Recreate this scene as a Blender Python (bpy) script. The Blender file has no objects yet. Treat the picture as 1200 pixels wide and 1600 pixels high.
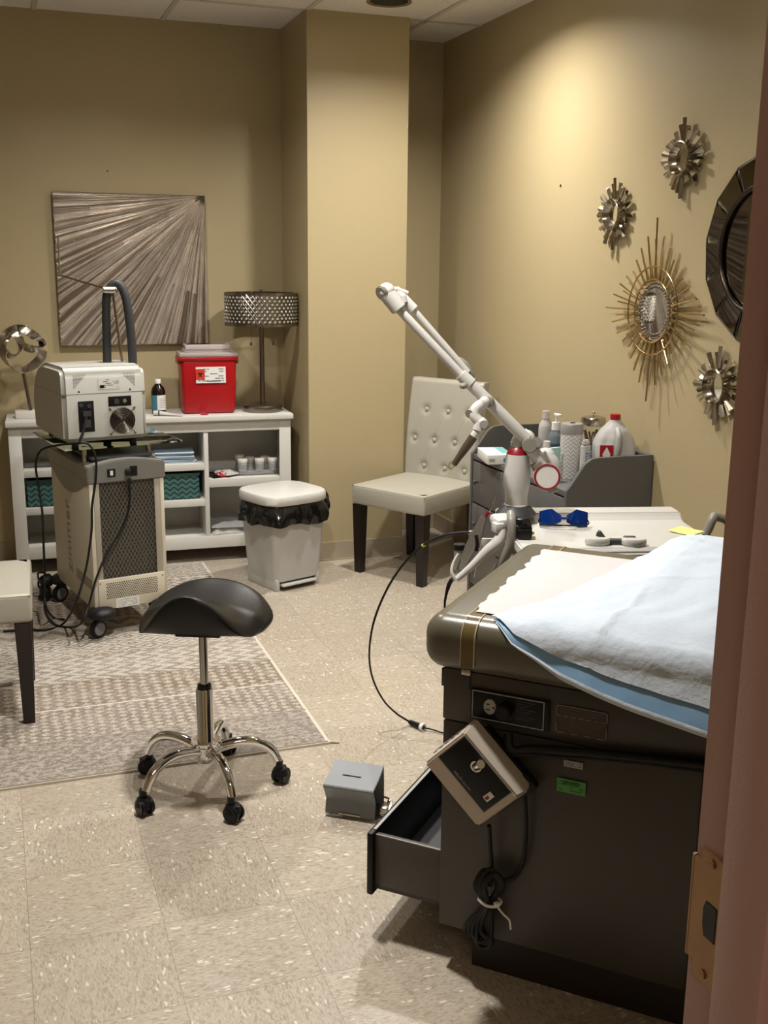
import bpy, bmesh, math, random
from mathutils import Vector, Matrix
PI=math.pi
rnd=random.Random(7)
sc=bpy.context.scene
COL=sc.collection

# ---------------------------------------------------------------- camera
F_PX=1683.04; PITCH=math.radians(13.0605); ROLL=math.radians(0.59699); YAW=math.radians(19.78696); EYE=Vector((0,0,1.547))
fw=Vector((math.sin(YAW)*math.cos(PITCH),math.cos(YAW)*math.cos(PITCH),-math.sin(PITCH)))
r0=Vector((math.cos(YAW),-math.sin(YAW),0)); u0=r0.cross(fw)
rt=r0*math.cos(ROLL)+u0*math.sin(ROLL); up=-r0*math.sin(ROLL)+u0*math.cos(ROLL)
cd=bpy.data.cameras.new('camera'); cam=bpy.data.objects.new('camera',cd); COL.objects.link(cam)
cd.sensor_fit='VERTICAL'; cd.sensor_height=32.0; cd.lens=F_PX/1600*32.0; cd.clip_start=.02; cd.clip_end=60
M=Matrix((rt,up,-fw)).transposed().to_4x4(); M.translation=EYE; cam.matrix_world=M
sc.camera=cam

# ---------------------------------------------------------------- light and exposure
sc.view_settings.view_transform='Standard'; sc.view_settings.look='None'
sc.view_settings.gamma=1; sc.view_settings.use_curve_mapping=False
sc.view_settings.exposure=0.0
w=bpy.data.worlds.new('world'); sc.world=w; w.use_nodes=True
w.node_tree.nodes['Background'].inputs[0].default_value=(1,.93,.85,1); w.node_tree.nodes['Background'].inputs[1].default_value=0.05
CAN_POWER=75; CAN_COLOR=(1.0,.955,.89)
CANS=[(1.805,5.02,0),(1.805,4.41,.68),(.585,4.41,.42),(.585,2.58,.85),(1.805,2.58,.07)]  # the unseen can before the back wall is added to brighten it
HALL_POWER=22

# ---------------------------------------------------------------- where a picture point lies in the room (for measuring positions)
def ray(x,y): return fw*F_PX+rt*(x-600)-up*(y-800)
def onz(x,y,z=0.0):
    d=ray(x,y); return EYE+d*((z-EYE.z)/d.z)
def ony(x,y,Y):
    d=ray(x,y); return EYE+d*((Y-EYE.y)/d.y)
def onx(x,y,X):
    d=ray(x,y); return EYE+d*((X-EYE.x)/d.x)
nh=Vector((fw.x,fw.y,0)).normalized()
def near(x,y,X,Y):
    d=ray(x,y); return EYE+d*((nh.dot(Vector((X,Y,0)))-nh.dot(EYE))/nh.dot(d))

# ---------------------------------------------------------------- materials
def mat(name,color,rough=.5,metal=0,**k):
    m=bpy.data.materials.new(name); m.use_nodes=True
    b=m.node_tree.nodes['Principled BSDF']
    b.inputs['Base Color'].default_value=(*color,1); b.inputs['Roughness'].default_value=rough; b.inputs['Metallic'].default_value=metal
    for kk,v in k.items():
        if kk in('noise','bump','scale','var'): continue
        b.inputs[kk.replace('_',' ')].default_value=v
    sc_=k.get('scale',60)
    nt=m.node_tree; tc=nt.nodes.new('ShaderNodeTexCoord'); n=nt.nodes.new('ShaderNodeTexNoise'); n.inputs['Scale'].default_value=sc_; n.inputs['Detail'].default_value=4
    nt.links.new(tc.outputs['Object'],n.inputs['Vector'])
    if k.get('bump',0):
        bp=nt.nodes.new('ShaderNodeBump'); bp.inputs['Strength'].default_value=k['bump']; bp.inputs['Distance'].default_value=.002
        nt.links.new(n.outputs[0],bp.inputs['Height']); nt.links.new(bp.outputs[0],b.inputs['Normal'])
    v=k.get('var',.06)
    if v:
        mx=nt.nodes.new('ShaderNodeMixRGB'); mx.blend_type='MULTIPLY'; mx.inputs[0].default_value=1
        mr=nt.nodes.new('ShaderNodeMapRange'); mr.inputs[3].default_value=1-v; mr.inputs[4].default_value=1+v
        nt.links.new(n.outputs[0],mr.inputs[0]); mx.inputs[1].default_value=(*color,1); nt.links.new(mr.outputs[0],mx.inputs[2]); nt.links.new(mx.outputs[0],b.inputs['Base Color'])
    return m
class X:
    """tiny expression helper for shader maths"""
    nt=None
    def __init__(s,o): s.o=o
    @staticmethod
    def op(name,*a,clamp=False):
        n=X.nt.nodes.new('ShaderNodeMath'); n.operation=name; n.use_clamp=clamp
        for i,v in enumerate(a):
            if isinstance(v,X): X.nt.links.new(v.o,n.inputs[i])
            else: n.inputs[i].default_value=v
        return X(n.outputs[0])
    def __add__(s,b): return X.op('ADD',s,b)
    def __sub__(s,b): return X.op('SUBTRACT',s,b)
    def __mul__(s,b): return X.op('MULTIPLY',s,b)
    def __truediv__(s,b): return X.op('DIVIDE',s,b)
    def __rsub__(s,b): return X.op('SUBTRACT',b,s)
    def frac(s): return X.op('FRACT',s)
    def floor(s): return X.op('FLOOR',s)
    def abs(s): return X.op('ABSOLUTE',s)
    def lt(s,b): return X.op('LESS_THAN',s,b)
    def gt(s,b): return X.op('GREATER_THAN',s,b)
    def step(s,a,b):
        n=X.nt.nodes.new('ShaderNodeMapRange'); n.interpolation_type='SMOOTHSTEP'; X.nt.links.new(s.o,n.inputs[0]); n.inputs[1].default_value=a; n.inputs[2].default_value=b
        return X(n.outputs[0])
def vec(x,y,z=0.0):
    n=X.nt.nodes.new('ShaderNodeCombineXYZ')
    for i,v in enumerate((x,y,z)):
        if isinstance(v,X): X.nt.links.new(v.o,n.inputs[i])
        else: n.inputs[i].default_value=v
    return X(n.outputs[0])
def coords():
    t=X.nt.nodes.new('ShaderNodeTexCoord'); s=X.nt.nodes.new('ShaderNodeSeparateXYZ'); X.nt.links.new(t.outputs['Object'],s.inputs[0])
    return [X(s.outputs[i]) for i in range(3)]
def noise(v,scale=5,detail=3):
    n=X.nt.nodes.new('ShaderNodeTexNoise'); n.inputs['Scale'].default_value=scale; n.inputs['Detail'].default_value=detail; X.nt.links.new(v.o,n.inputs['Vector']); return X(n.outputs[0])
def voro(v,scale=5,out='Color',feat='F1'):
    n=X.nt.nodes.new('ShaderNodeTexVoronoi'); n.feature=feat; n.inputs['Scale'].default_value=scale; X.nt.links.new(v.o,n.inputs['Vector'])
    if out=='Color':
        s=X.nt.nodes.new('ShaderNodeSeparateColor'); X.nt.links.new(n.outputs['Color'],s.inputs[0]); return X(s.outputs[0]),X(s.outputs[1]),X(s.outputs[2])
    return X(n.outputs['Distance'])
def mixc(f,a,b,mode='MIX'):
    n=X.nt.nodes.new('ShaderNodeMixRGB'); n.blend_type=mode
    for i,v in enumerate((f,a,b)):
        if isinstance(v,X): X.nt.links.new(v.o,n.inputs[i])
        elif i==0: n.inputs[0].default_value=v
        else: n.inputs[i].default_value=(*v,1)
    return X(n.outputs[0])
def newmat(name,rough=.5,metal=0):
    m=bpy.data.materials.new(name); m.use_nodes=True; X.nt=m.node_tree; b=m.node_tree.nodes['Principled BSDF']
    b.inputs['Roughness'].default_value=rough; b.inputs['Metallic'].default_value=metal; return m,b
def setc(b,c): X.nt.links.new(c.o,b.inputs['Base Color'])
def setbump(b,h,dist=.002,strength=.5):
    bp=X.nt.nodes.new('ShaderNodeBump'); bp.inputs['Strength'].default_value=strength; bp.inputs['Distance'].default_value=dist
    X.nt.links.new(h.o,bp.inputs['Height']); X.nt.links.new(bp.outputs[0],b.inputs['Normal'])

wall_m=mat('wall_paint',(.41,.335,.195),.42,0,bump=.35,scale=220,var=.03,Specular_IOR_Level=.4)
base_m=mat('vinyl_base',(.36,.30,.215),.5,var=.06,scale=9)
white_m=mat('white_laminate',(.62,.61,.57),.35,var=.03,scale=8)
whitep_m=mat('white_plastic',(.57,.56,.53),.32,var=.02)
cream_m=mat('cream_metal',(.60,.55,.44),.45,var=.03,scale=9)
cap_m=mat('grey_cap',(.18,.172,.155),.35,0,var=.04)
dgrey_m=mat('dark_grey_plastic',(.035,.037,.04),.45,var=.05)
black_m=mat('black_plastic',(.004,.004,.005),.4,var=0,Specular_IOR_Level=.3)
rubber_m=mat('black_rubber',(.007,.007,.008),.5,Specular_IOR_Level=.3,var=.05)
chrome_m=mat('chrome',(.82,.82,.83),.06,1,var=0)
steel_m=mat('brushed_steel',(.22,.19,.155),.30,1,var=.08,scale=40)
nickel_m=mat('nickel',(.50,.46,.40),.22,1,var=.05)
silver_m=mat('silver_leaf',(.46,.41,.32),.2,1,var=.12,scale=30)
gold_m=mat('champagne_gold',(.62,.47,.24),.2,1,var=.05)
mirror_m=mat('mirror_glass',(.86,.87,.86),.015,1,var=0)
dmirror_m=mat('dark_reflection_mirror',(.20,.175,.15),.03,1,var=0)  # the dark surroundings this glass reflects are put into its tint
vinyl_m=mat('cream_leatherette',(.385,.365,.305),.34,var=.05,bump=.15,scale=260)
wood_m=mat('espresso_wood',(.010,.005,.004),.35,var=.15,scale=20)
bleather_m=mat('black_leatherette',(.006,.0055,.0055),.36,Specular_IOR_Level=.32,bump=.2,scale=300,var=0)
tpad_m=mat('olive_grey_upholstery',(.105,.094,.066),.27,var=.05,bump=.1,scale=300)
tbody_m=mat('brown_grey_laminate',(.048,.041,.035),.42,var=.03)
tdark_m=mat('dark_kick',(.014,.008,.006),.6,var=.05)
dress_m=mat('grey_dresser_paint',(.098,.096,.094),.5,var=.04,scale=9)
jamb_m=mat('mauve_frame_paint',(.46,.29,.24),.45,var=.03,bump=.15,scale=250)
brass_m=mat('tarnished_brass',(.34,.20,.10),.38,.8,var=.2,scale=25)
red_m=mat('red_plastic',(.42,.004,.008),.3,var=.15,scale=30,Transmission_Weight=.15)
redcap_m=mat('red_cap',(.36,.008,.015),.35,var=0)
dred_m=mat('dark_red_band',(.22,.003,.010),.35,var=0)
clear_m=mat('frosted_plastic',(.86,.80,.79),.25,var=0,Transmission_Weight=.6,IOR=1.3)
glass_m=mat('green_glass',(.62,.74,.70),.03,var=0,Transmission_Weight=1.0,IOR=1.12)
cglass_m=mat('clear_glass',(.93,.95,.93),.02,var=0,Transmission_Weight=1.0,IOR=1.4)
jug_m=mat('milky_plastic',(.60,.59,.57),.35,var=.03,Transmission_Weight=.35,IOR=1.2)
teal_m=mat('teal_plastic',(.028,.095,.09),.5,var=.08)
blue_m=mat('blue_paper',(.42,.52,.62),.8,var=.06,bump=.3,scale=90)
pad_m=mat('blue_backing',(.22,.40,.62),.6,var=.08,scale=12)
sheet_m=mat('white_sheet',(.54,.61,.70),.85,var=.03,bump=1.0,scale=70)
paper_m=mat('textured_paper',(.55,.53,.535),.9,var=.03,bump=.6,scale=160)
lwhite_m=mat('label_white',(.72,.72,.70),.6,var=0)
lgreen_m=mat('label_green',(.075,.27,.055),.6,var=.03)
lprint_m=mat('label_print',(.12,.12,.13),.6,var=0)
lgrey_m=mat('silver_print',(.33,.33,.32),.4,var=0)
lbrown_m=mat('label_brown',(.035,.018,.014),.35,var=0)
tan_m=mat('beige_housing',(.50,.44,.37),.5,var=.08,scale=25)
lens_m=mat('blue_lens',(.003,.03,.20),.08,var=0)
yellow_m=mat('yellow_paper',(.86,.78,.25),.8,var=.02)
amber_m=mat('dark_brown_bottle',(.010,.005,.004),.1,var=0)
grip_m=mat('warm_grey_grip',(.24,.225,.19),.4,var=.04)
gel_m=mat('clear_gel',(.50,.60,.66),.08,var=0,Transmission_Weight=.8,IOR=1.33)
bag_m=mat('black_bag',(.004,.004,.004),.16,var=0)
pedal_m=mat('grey_pedal',(.19,.205,.22),.4,var=.04)
wrap_m=mat('plastic_wrap',(.80,.80,.80),.15,var=0,Transmission_Weight=.75,IOR=1.15)
pale_m=mat('lamp_reflector',(.33,.32,.30),.25,.8,var=.15,scale=30)
band_m=mat('tan_band',(.13,.10,.042),.18,var=.05)
green_m=mat('lime_tag',(.18,.38,.03),.6,var=0)
bluedot_m=mat('blue_print',(.01,.08,.30),.5,var=0)
cyan_m=mat('aqua_card',(.42,.66,.64),.6,var=0)
orange_m=mat('hazard_print',(.55,.03,.01),.6,var=0)
shade_m=mat('pewter_lattice',(.30,.27,.23),.26,1,var=.05)
crystal_m=mat('crystal_bead',(.75,.72,.66),.08,.6,var=0)
# ---------------------------------------------------------------- mesh helpers
def T3(x,y,z): return Matrix.Translation((x,y,z))
def RZ(a): return Matrix.Rotation(a,4,'Z')
def RX(a): return Matrix.Rotation(a,4,'X')
def RY(a): return Matrix.Rotation(a,4,'Y')
def frame(o,xa,ya):
    """matrix with given x and y axes"""
    xa=Vector(xa).normalized(); za=xa.cross(Vector(ya)).normalized(); ya=za.cross(xa)
    m=Matrix((xa,ya,za)).transposed().to_4x4(); m.translation=Vector(o); return m
class MB:
    def __init__(s): s.bm=bmesh.new(); s.slots=[]
    def merge(s,t,mi=0,M=None):
        if M is not None: bmesh.ops.transform(t,matrix=M,verts=t.verts)
        for f in t.faces: f.material_index=mi
        me=bpy.data.meshes.new('tmp'); t.to_mesh(me); t.free(); s.bm.from_mesh(me); bpy.data.meshes.remove(me); return s
    def box(s,c,d,M=None,bev=0,seg=2,mi=0,taper=None):
        t=bmesh.new(); bmesh.ops.create_cube(t,size=1)
        for v in t.verts:
            k=1
            if taper and v.co.z<0: k=taper
            v.co=Vector((v.co.x*d[0]*k,v.co.y*d[1]*k,v.co.z*d[2]))
        if bev: bmesh.ops.bevel(t,geom=list(t.edges),offset=bev,segments=seg,affect='EDGES',profile=.5)
        for v in t.verts: v.co+=Vector(c)
        return s.merge(t,mi,M)
    def b2(s,a,b,**k):
        return s.box([(a[i]+b[i])/2 for i in range(3)],[abs(a[i]-b[i]) for i in range(3)],**k)
    def cyl(s,p0,p1,r0,r1=None,n=20,mi=0,M=None,bev=0):
        p0=Vector(p0);p1=Vector(p1); r1=r0 if r1 is None else r1; d=p1-p0
        t=bmesh.new(); bmesh.ops.create_cone(t,cap_ends=True,segments=n,radius1=r0,radius2=r1,depth=d.length)
        if bev: bmesh.ops.bevel(t,geom=[e for e in t.edges if any(len(f.verts)>4 for f in e.link_faces)],offset=bev,segments=2,affect='EDGES')
        q=d.to_track_quat('Z','Y').to_matrix().to_4x4(); q.translation=(p0+p1)/2
        bmesh.ops.transform(t,matrix=q,verts=t.verts); return s.merge(t,mi,M)
    def tube(s,pts,r,n=10,mi=0,M=None,smooth=True,closed=False,sub=6):
        P=[Vector(p) for p in pts]; rs=list(r) if isinstance(r,(list,tuple)) else [r]*len(P)
        if smooth and len(P)>2:
            Q=[];R2=[];m=len(P); rng=range(m) if closed else range(m-1)
            for i in rng:
                g=(lambda k:P[k%m]) if closed else (lambda k:P[min(max(k,0),m-1)])
                a,b,c,d=g(i-1),g(i),g(i+1),g(i+2)
                for j in range(sub):
                    t=j/sub; Q.append(.5*((2*b)+(c-a)*t+(2*a-5*b+4*c-d)*t*t+(3*b-a-3*c+d)*t**3)); R2.append(rs[i]*(1-t)+rs[(i+1)%m]*t)
            if not closed: Q.append(P[-1]); R2.append(rs[-1])
            P,rs=Q,R2
        t=bmesh.new(); rings=[]; m=len(P); prev=None
        for i in range(m):
            if closed: d=P[(i+1)%m]-P[i-1]
            else: d=P[min(i+1,m-1)]-P[max(i-1,0)]
            if d.length<1e-9: d=Vector((0,0,1))
            d.normalize()
            if prev is None: a=d.orthogonal().normalized()
            else:
                a=prev-d*prev.dot(d)
                a=a.normalized() if a.length>1e-6 else d.orthogonal().normalized()
            prev=a; b=d.cross(a)
            rings.append([t.verts.new(P[i]+(a*math.cos(2*PI*k/n)+b*math.sin(2*PI*k/n))*rs[i]) for k in range(n)])
        for i in range(m if closed else m-1):
            A,B=rings[i],rings[(i+1)%m]
            for k in range(n): t.faces.new((A[k],A[(k+1)%n],B[(k+1)%n],B[k]))
        if not closed: t.faces.new(rings[0][::-1]); t.faces.new(rings[-1])
        return s.merge(t,mi,M)
    def lathe(s,prof,c=(0,0,0),n=32,mi=0,M=None,sx=1,sy=1):
        t=bmesh.new(); rings=[]
        for r,z in prof:
            r=max(r,1e-5); rings.append([t.verts.new((r*math.cos(2*PI*k/n)*sx,r*math.sin(2*PI*k/n)*sy,z)) for k in range(n)])
        for A,B in zip(rings,rings[1:]):
            for k in range(n): t.faces.new((A[k],A[(k+1)%n],B[(k+1)%n],B[k]))
        bmesh.ops.remove_doubles(t,verts=t.verts,dist=1e-5)
        bmesh.ops.recalc_face_normals(t,faces=t.faces)
        bmesh.ops.transform(t,matrix=T3(*c),verts=t.verts); return s.merge(t,mi,M)
    def prism(s,poly,h0,h1,M=None,mi=0,bev=0,seg=2):
        """polygon in xy from z=h0 to z=h1"""
        t=bmesh.new(); A=[t.verts.new((x,y,h0)) for x,y in poly]; f=t.faces.new(A)
        r=bmesh.ops.extrude_face_region(t,geom=[f]); 
        for g in r['geom']:
            if isinstance(g,bmesh.types.BMVert): g.co.z=h1
        bmesh.ops.recalc_face_normals(t,faces=t.faces)
        if bev: bmesh.ops.bevel(t,geom=list(t.edges),offset=bev,segments=seg,affect='EDGES')
        return s.merge(t,mi,M)
    def ball(s,c,r,sx=1,sy=1,sz=1,n=16,mi=0,M=None):
        t=bmesh.new(); bmesh.ops.create_uvsphere(t,u_segments=n,v_segments=max(6,n//2+2),radius=r)
        for v in t.verts: v.co=Vector((v.co.x*sx,v.co.y*sy,v.co.z*sz))+Vector(c)
        return s.merge(t,mi,M)
    def grid(s,nu,nv,f,mi=0,thick=0,M=None,closeu=False):
        t=bmesh.new(); V=[[t.verts.new(f(i/(nu-1),j/(nv-1))) for j in range(nv)] for i in range(nu)]
        for i in range(nu-1):
            for j in range(nv-1): t.faces.new((V[i][j],V[i+1][j],V[i+1][j+1],V[i][j+1]))
        if thick:
            bmesh.ops.recalc_face_normals(t,faces=t.faces); bmesh.ops.solidify(t,geom=list(t.faces),thickness=thick)
        return s.merge(t,mi,M)
    def hull(s,pts,mi=0,M=None,bev=0):
        t=bmesh.new(); V=[t.verts.new(p) for p in pts]; r=bmesh.ops.convex_hull(t,input=V)
        junk=[g for g in set(r['geom_interior']+r['geom_unused']) if isinstance(g,bmesh.types.BMVert)]
        if junk: bmesh.ops.delete(t,geom=junk,context='VERTS')
        bmesh.ops.dissolve_limit(t,angle_limit=.02,verts=t.verts,edges=t.edges)
        if bev: bmesh.ops.bevel(t,geom=list(t.edges),offset=bev,segments=2,affect='EDGES')
        return s.merge(t,mi,M)
    def subdiv(s,n=1):
        bmesh.ops.subdivide_edges(s.bm,edges=list(s.bm.edges),cuts=n,use_grid_fill=True); return s
def obj(name,mb,m,parent=None,flat=False,world=False,ang=38,recalc=False):
    bm=mb.bm
    if recalc: bmesh.ops.recalc_face_normals(bm,faces=bm.faces)
    if world and parent is not None: bmesh.ops.transform(bm,matrix=RT[root_of(parent).name].inverted(),verts=bm.verts)
    me=bpy.data.meshes.new(name); bm.to_mesh(me); bm.free()
    for mm in (m if isinstance(m,(list,tuple)) else [m]): me.materials.append(mm)
    if not flat:
        me.polygons.foreach_set('use_smooth',[True]*len(me.polygons)); me.set_sharp_from_angle(angle=math.radians(ang))
    o=bpy.data.objects.new(name,me); COL.objects.link(o)
    if parent is not None: o.parent=parent
    return o
RT={}
def root_of(o):
    while o.parent is not None: o=o.parent
    return o
def thing(name,label,cat,loc=(0,0,0),rz=0,group=None):
    o=bpy.data.objects.new(name,None); COL.objects.link(o); o.empty_display_size=.05
    o.location=loc; o.rotation_euler=(0,0,rz); o['label']=label; o['category']=cat
    if group: o['group']=group
    RT[o.name]=Matrix.Translation(loc)@Matrix.Rotation(rz,4,'Z'); return o
def tag(o,label,cat,group=None):
    o['label']=label; o['category']=cat
    if group: o['group']=group
    return o
def struct(name,mb,m,parent=None,**k):
    o=obj(name,mb,m,parent,**k)
    if parent is None: o['kind']='structure'
    return o
def place(o,loc,rz=0): o.location=loc; o.rotation_euler=(0,0,rz); return o
def dup(src,loc,rz,label,group=None):
    c=src.copy(); COL.objects.link(c); c.location=loc; c.rotation_euler=(0,0,rz); c['label']=label
    if group: c['group']=group
    for ch in src.children:
        d=ch.copy(); COL.objects.link(d); d.parent=c
        for g in ch.children:
            e=g.copy(); COL.objects.link(e); e.parent=d
    return c
def letters(name,text,size,M,m,parent,depth=.0006,align='LEFT'):
    cu=bpy.data.curves.new(name,'FONT'); cu.body=text; cu.size=size; cu.extrude=depth; cu.align_x=align; cu.align_y='BOTTOM'; cu.resolution_u=3
    t=bpy.data.objects.new('tmp_text',cu); COL.objects.link(t); dg=bpy.context.evaluated_depsgraph_get(); dg.update()
    me=bpy.data.meshes.new_from_object(t.evaluated_get(dg)); bpy.data.objects.remove(t); bpy.data.curves.remove(cu)
    me.name=name; me.transform(M); me.materials.clear(); me.materials.append(m)
    o=bpy.data.objects.new(name,me); COL.objects.link(o); o.parent=parent; return o
def lerp(a,b,t): return a+(b-a)*t
def interp(x,tab):
    if x<=tab[0][0]: return tab[0][1]
    for (a,va),(b,vb) in zip(tab,tab[1:]):
        if x<=b: return va+(vb-va)*(x-a)/(b-a)
    return tab[-1][1]
def sticker(name,w,h,M,m,parent,rows=5,ink=None,seed=1,t=.001,cover=.8):
    """thin label with rows of small print, in the xy plane of M"""
    r=random.Random(seed); a=MB(); a.b2((-w/2,-h/2,0),(w/2,h/2,t))
    for i in range(rows):
        y=h/2-h*(i+1)/(rows+1); x=-w/2+w*.07; 
        while x<w/2-w*.12:
            L=min(r.uniform(.05,.28)*w,w/2-w*.07-x)
            if r.random()<cover: a.b2((x,y-h*.16/rows,t*.5),(x+L,y+h*.16/rows,t*1.35),mi=1)
            x+=L+w*.03
    bmesh.ops.transform(a.bm,matrix=M,verts=a.bm.verts)
    return obj(name,a,[m,ink or lprint_m],parent,flat=True)
# ---------------------------------------------------------------- the room
YB=5.80; XR=2.405; ZC=2.71; XL=-2.3; YF=.72; CX0,CX1,CY=1.49,2.012,5.295
# floor
fm,b=newmat('vinyl_tile_floor',.3)
x,y,z=coords(); uu=(x+.016+.3048*20)/.3048; vv=(y-2.328+.3048*30)/.3048
par=((uu.floor()+vv.floor())*.5).frac().gt(.25)
tid=voro(vec(uu.floor()+.5,vv.floor()+.5),1.0)[0]
ca=x+(y-x)*par; cb=y+(x-y)*par     # grain turns by a quarter from tile to tile
g=vec(ca*110,cb*330,tid*40)
r1,r2,r3=voro(g,1.0); h1,h2,h3=voro(vec(ca*75,cb*190,tid*17),1.0)
base=mixc(r1,(.36,.31,.245),(.475,.425,.35))
base=mixc(r2.gt(.88),base,(.32,.265,.20)); base=mixc(h1.gt(.976),base,(.66,.62,.55))
base=mixc(h2.gt(.95),base,(.33,.27,.20))
cl=noise(vec(x*1,y*1),3.0,4); base=mixc((cl.step(.35,.7))*.25,base,(.40,.325,.235))
tv=tid*.12+.92; base=mixc(1.0,base,vec(tv,tv,tv),'MULTIPLY')
seam=X.op('MAXIMUM',(uu.frac()-.5).abs(),(vv.frac()-.5).abs()).gt(.4974)
base=mixc(seam*.5,base,(.12,.09,.06)); setc(b,base)
rg=noise(vec(x,y),7,4)*.25+.2; X.nt.links.new(rg.o,b.inputs['Roughness'])
b.inputs['Specular IOR Level'].default_value=.45
setbump(b,(seam*-1.0)+cl*.6+r1*.05,.0012,.5)
a=MB(); a.b2((XL-.25,-2.1,-.05),(XR+.15,YB+.15,0)); struct('floor',a,fm)
# ceiling panels
cm,b=newmat('ceiling_panel',.9); x,y,z=coords()
n1=noise(vec(x,y),150,5); n2=voro(vec(x,y),260,'d')
setc(b,mixc(n1.step(.3,.7),(.70,.66,.61),(.90,.87,.82))); setbump(b,n1+n2,.003,.8)
CR=.088
a=MB(); 
# ceiling sheet as 0.61 m panels; panels with a downlight have a round opening
GX=[-.94+.61*k for k in range(-3,7)]; GY=[5.325-.61*k for k in range(-1,13)]
def panel_with_hole(a,x0,y0,x1,y1,cx,cy,r):
    t=bmesh.new(); n=32; ring=[];out=[]
    for k in range(n):
        an=2*PI*k/n; c,s=math.cos(an),math.sin(an); ring.append(t.verts.new((cx+r*c,cy+r*s,ZC)))
        q=1/max(abs(c),abs(s)); out.append(t.verts.new((cx+(x1-x0)/2*c*q,cy+(y1-y0)/2*s*q,ZC)))
    for k in range(n): t.faces.new((ring[k],out[k],out[(k+1)%n],ring[(k+1)%n]))
    a.merge(t)
for i in range(len(GX)-1):
    for j in range(len(GY)-1):
        x0,x1=GX[i],GX[i+1]; y1,y0=GY[j],GY[j+1]; mx,my=(x0+x1)/2,(y0+y1)/2
        hit=[c for c in CANS if abs(c[0]-mx)<.05 and abs(c[1]-my)<.05]
        if hit: panel_with_hole(a,x0,y0,x1,y1,mx,my,CR)
        else:
            t=bmesh.new(); t.faces.new([t.verts.new(p) for p in((x0,y0,ZC),(x1,y0,ZC),(x1,y1,ZC),(x0,y1,ZC))]); a.merge(t)
a.b2((-2.6,-2.1,ZC+.25),(3.0,6.4,ZC+.3))
struct('ceiling',a,cm,flat=True)
a=MB()
for gx in GX:
    if XL<gx<XR: a.b2((gx-.012,YF,ZC-.005),(gx+.012,YB,ZC+.01))
for gy in GY:
    if YF<gy<YB: a.b2((XL,gy-.012,ZC-.005),(XR,gy+.012,ZC+.01))
struct('trim_1',a,mat('grid_metal',(.55,.51,.46),.5,var=0),flat=True)
H=ZC+.25
a=MB(); a.b2((XL,YB,0),(XR,YB+.12,H)); struct('wall_back',a,wall_m)
a=MB(); a.b2((XR,YF-.14,0),(XR+.12,YB+.12,H)); struct('wall_right',a,wall_m)
a=MB(); a.b2((XL-.12,YF-.14,0),(XL,YB+.12,H)); struct('wall_left',a,wall_m)
a=MB(); a.b2((CX0,CY,0),(CX1,YB,H)); struct('wall_column',a,wall_m)
JX=.56; DX=-.36
a=MB(); a.b2((JX+.02,YF-.14,0),(XR,YF-.001,H)); a.b2((XL,YF-.14,0),(DX-.02,YF-.001,H)); a.b2((DX-.02,YF-.14,2.12),(JX+.02,YF-.001,H)); struct('wall_front',a,wall_m)
# hallway outside the door
a=MB(); a.b2((-2.45,-2.0,0),(-2.35,YF-.14,H)); a.b2((2.6,-2.0,0),(2.7,YF-.14,H)); a.b2((-2.45,-2.1,0),(2.7,-2.0,H)); struct('wall_hallway',a,wall_m)
# cove bases
a=MB(); a.b2((XL,YB-.006,0),(CX0,YB,.1)); a.b2((CX1,YB-.006,0),(XR,YB,.1)); struct('baseboard_back',a,base_m)
a=MB(); a.b2((CX0-.006,CY-.006,0),(CX1+.006,CY,.1)); a.b2((CX0-.006,CY,0),(CX0,YB,.1)); a.b2((CX1,CY,0),(CX1+.006,YB,.1)); a.b2((CX0-.012,CY-.014,0),(CX1+.012,CY-.006,.008)); struct('baseboard_column',a,base_m)
a=MB(); a.b2((XR-.006,YF,0),(XR,YB,.1)); struct('baseboard_right',a,base_m)
a=MB(); a.b2((XL,YF,0),(XL+.006,YB,.1)); struct('baseboard_left',a,base_m)
# door frame with strike plate
a=MB()
a.b2((JX,.535,0),(JX+.05,.7215,2.13)); a.b2((JX,.52,0),(JX+.05,.535,2.18))
a.b2((JX-.013,.612,0),(JX,.6705,2.11),bev=.001)
a.b2((DX-.05,.52,0),(DX,.7215,2.18)); a.b2((DX,.6,0),(DX+.013,.67,2.11)); a.b2((DX,.52,2.12),(JX,.7215,2.18))
fr=struct('door_1',a,jamb_m)
zs=.985
S=MB(); pts=[(.7222,-.050),(.7222,.050),(.712,.050),(.712,.0635),(.682,.0635),(.682,-.0635),(.712,-.0635),(.712,-.050)]
# plate with lip, drawn in y,z and set on the jamb face
Mst=Matrix(((0,0,1,0),(1,0,0,0),(0,1,0,0),(0,0,0,1)))
S.prism(pts,JX-.0025,JX+.0005,M=T3(0,0,zs)@Mst,bev=.0004)
S.cyl((JX,.7225,zs-.05),(JX,.7225,zs+.05),.003,n=10)
sp=obj('strike_plate',S,brass_m,fr)
h=MB(); h.prism([(.685,-.017),(.7,-.017),(.703,-.006),(.703,.010),(.70,.017),(.685,.017)],JX-.0032,JX-.002,M=T3(0,0,zs)@Mst,bev=.0002); obj('latch_hole',h,black_m,sp)
for dz in(-.0545,.0545):
    s_=MB(); s_.cyl((JX-.004,.697,zs+dz),(JX-.002,.697,zs+dz),.0045,n=14); s_.b2((JX-.0045,.6935,zs+dz-.0006),(JX-.0038,.7005,zs+dz+.0006)); obj('screw',s_,brass_m,sp)
# small marks on the walls
for k,(p,nm,lb) in enumerate(((ony(168,267,YB-.002),'nail_hole','tiny dark nail hole in the back wall above the picture'),)):
    a=MB(); a.ball(p,.004,n=8); tag(obj(nm,a,black_m),lb,'nail hole')
a=MB(); a.ball(onx(876,290,XR-.002),.005,sy=.6,sz=1.2,n=8); tag(obj('nail_hole',a,black_m),'small dark nail hole in the right wall left of the starburst mirrors','nail hole')
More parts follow.
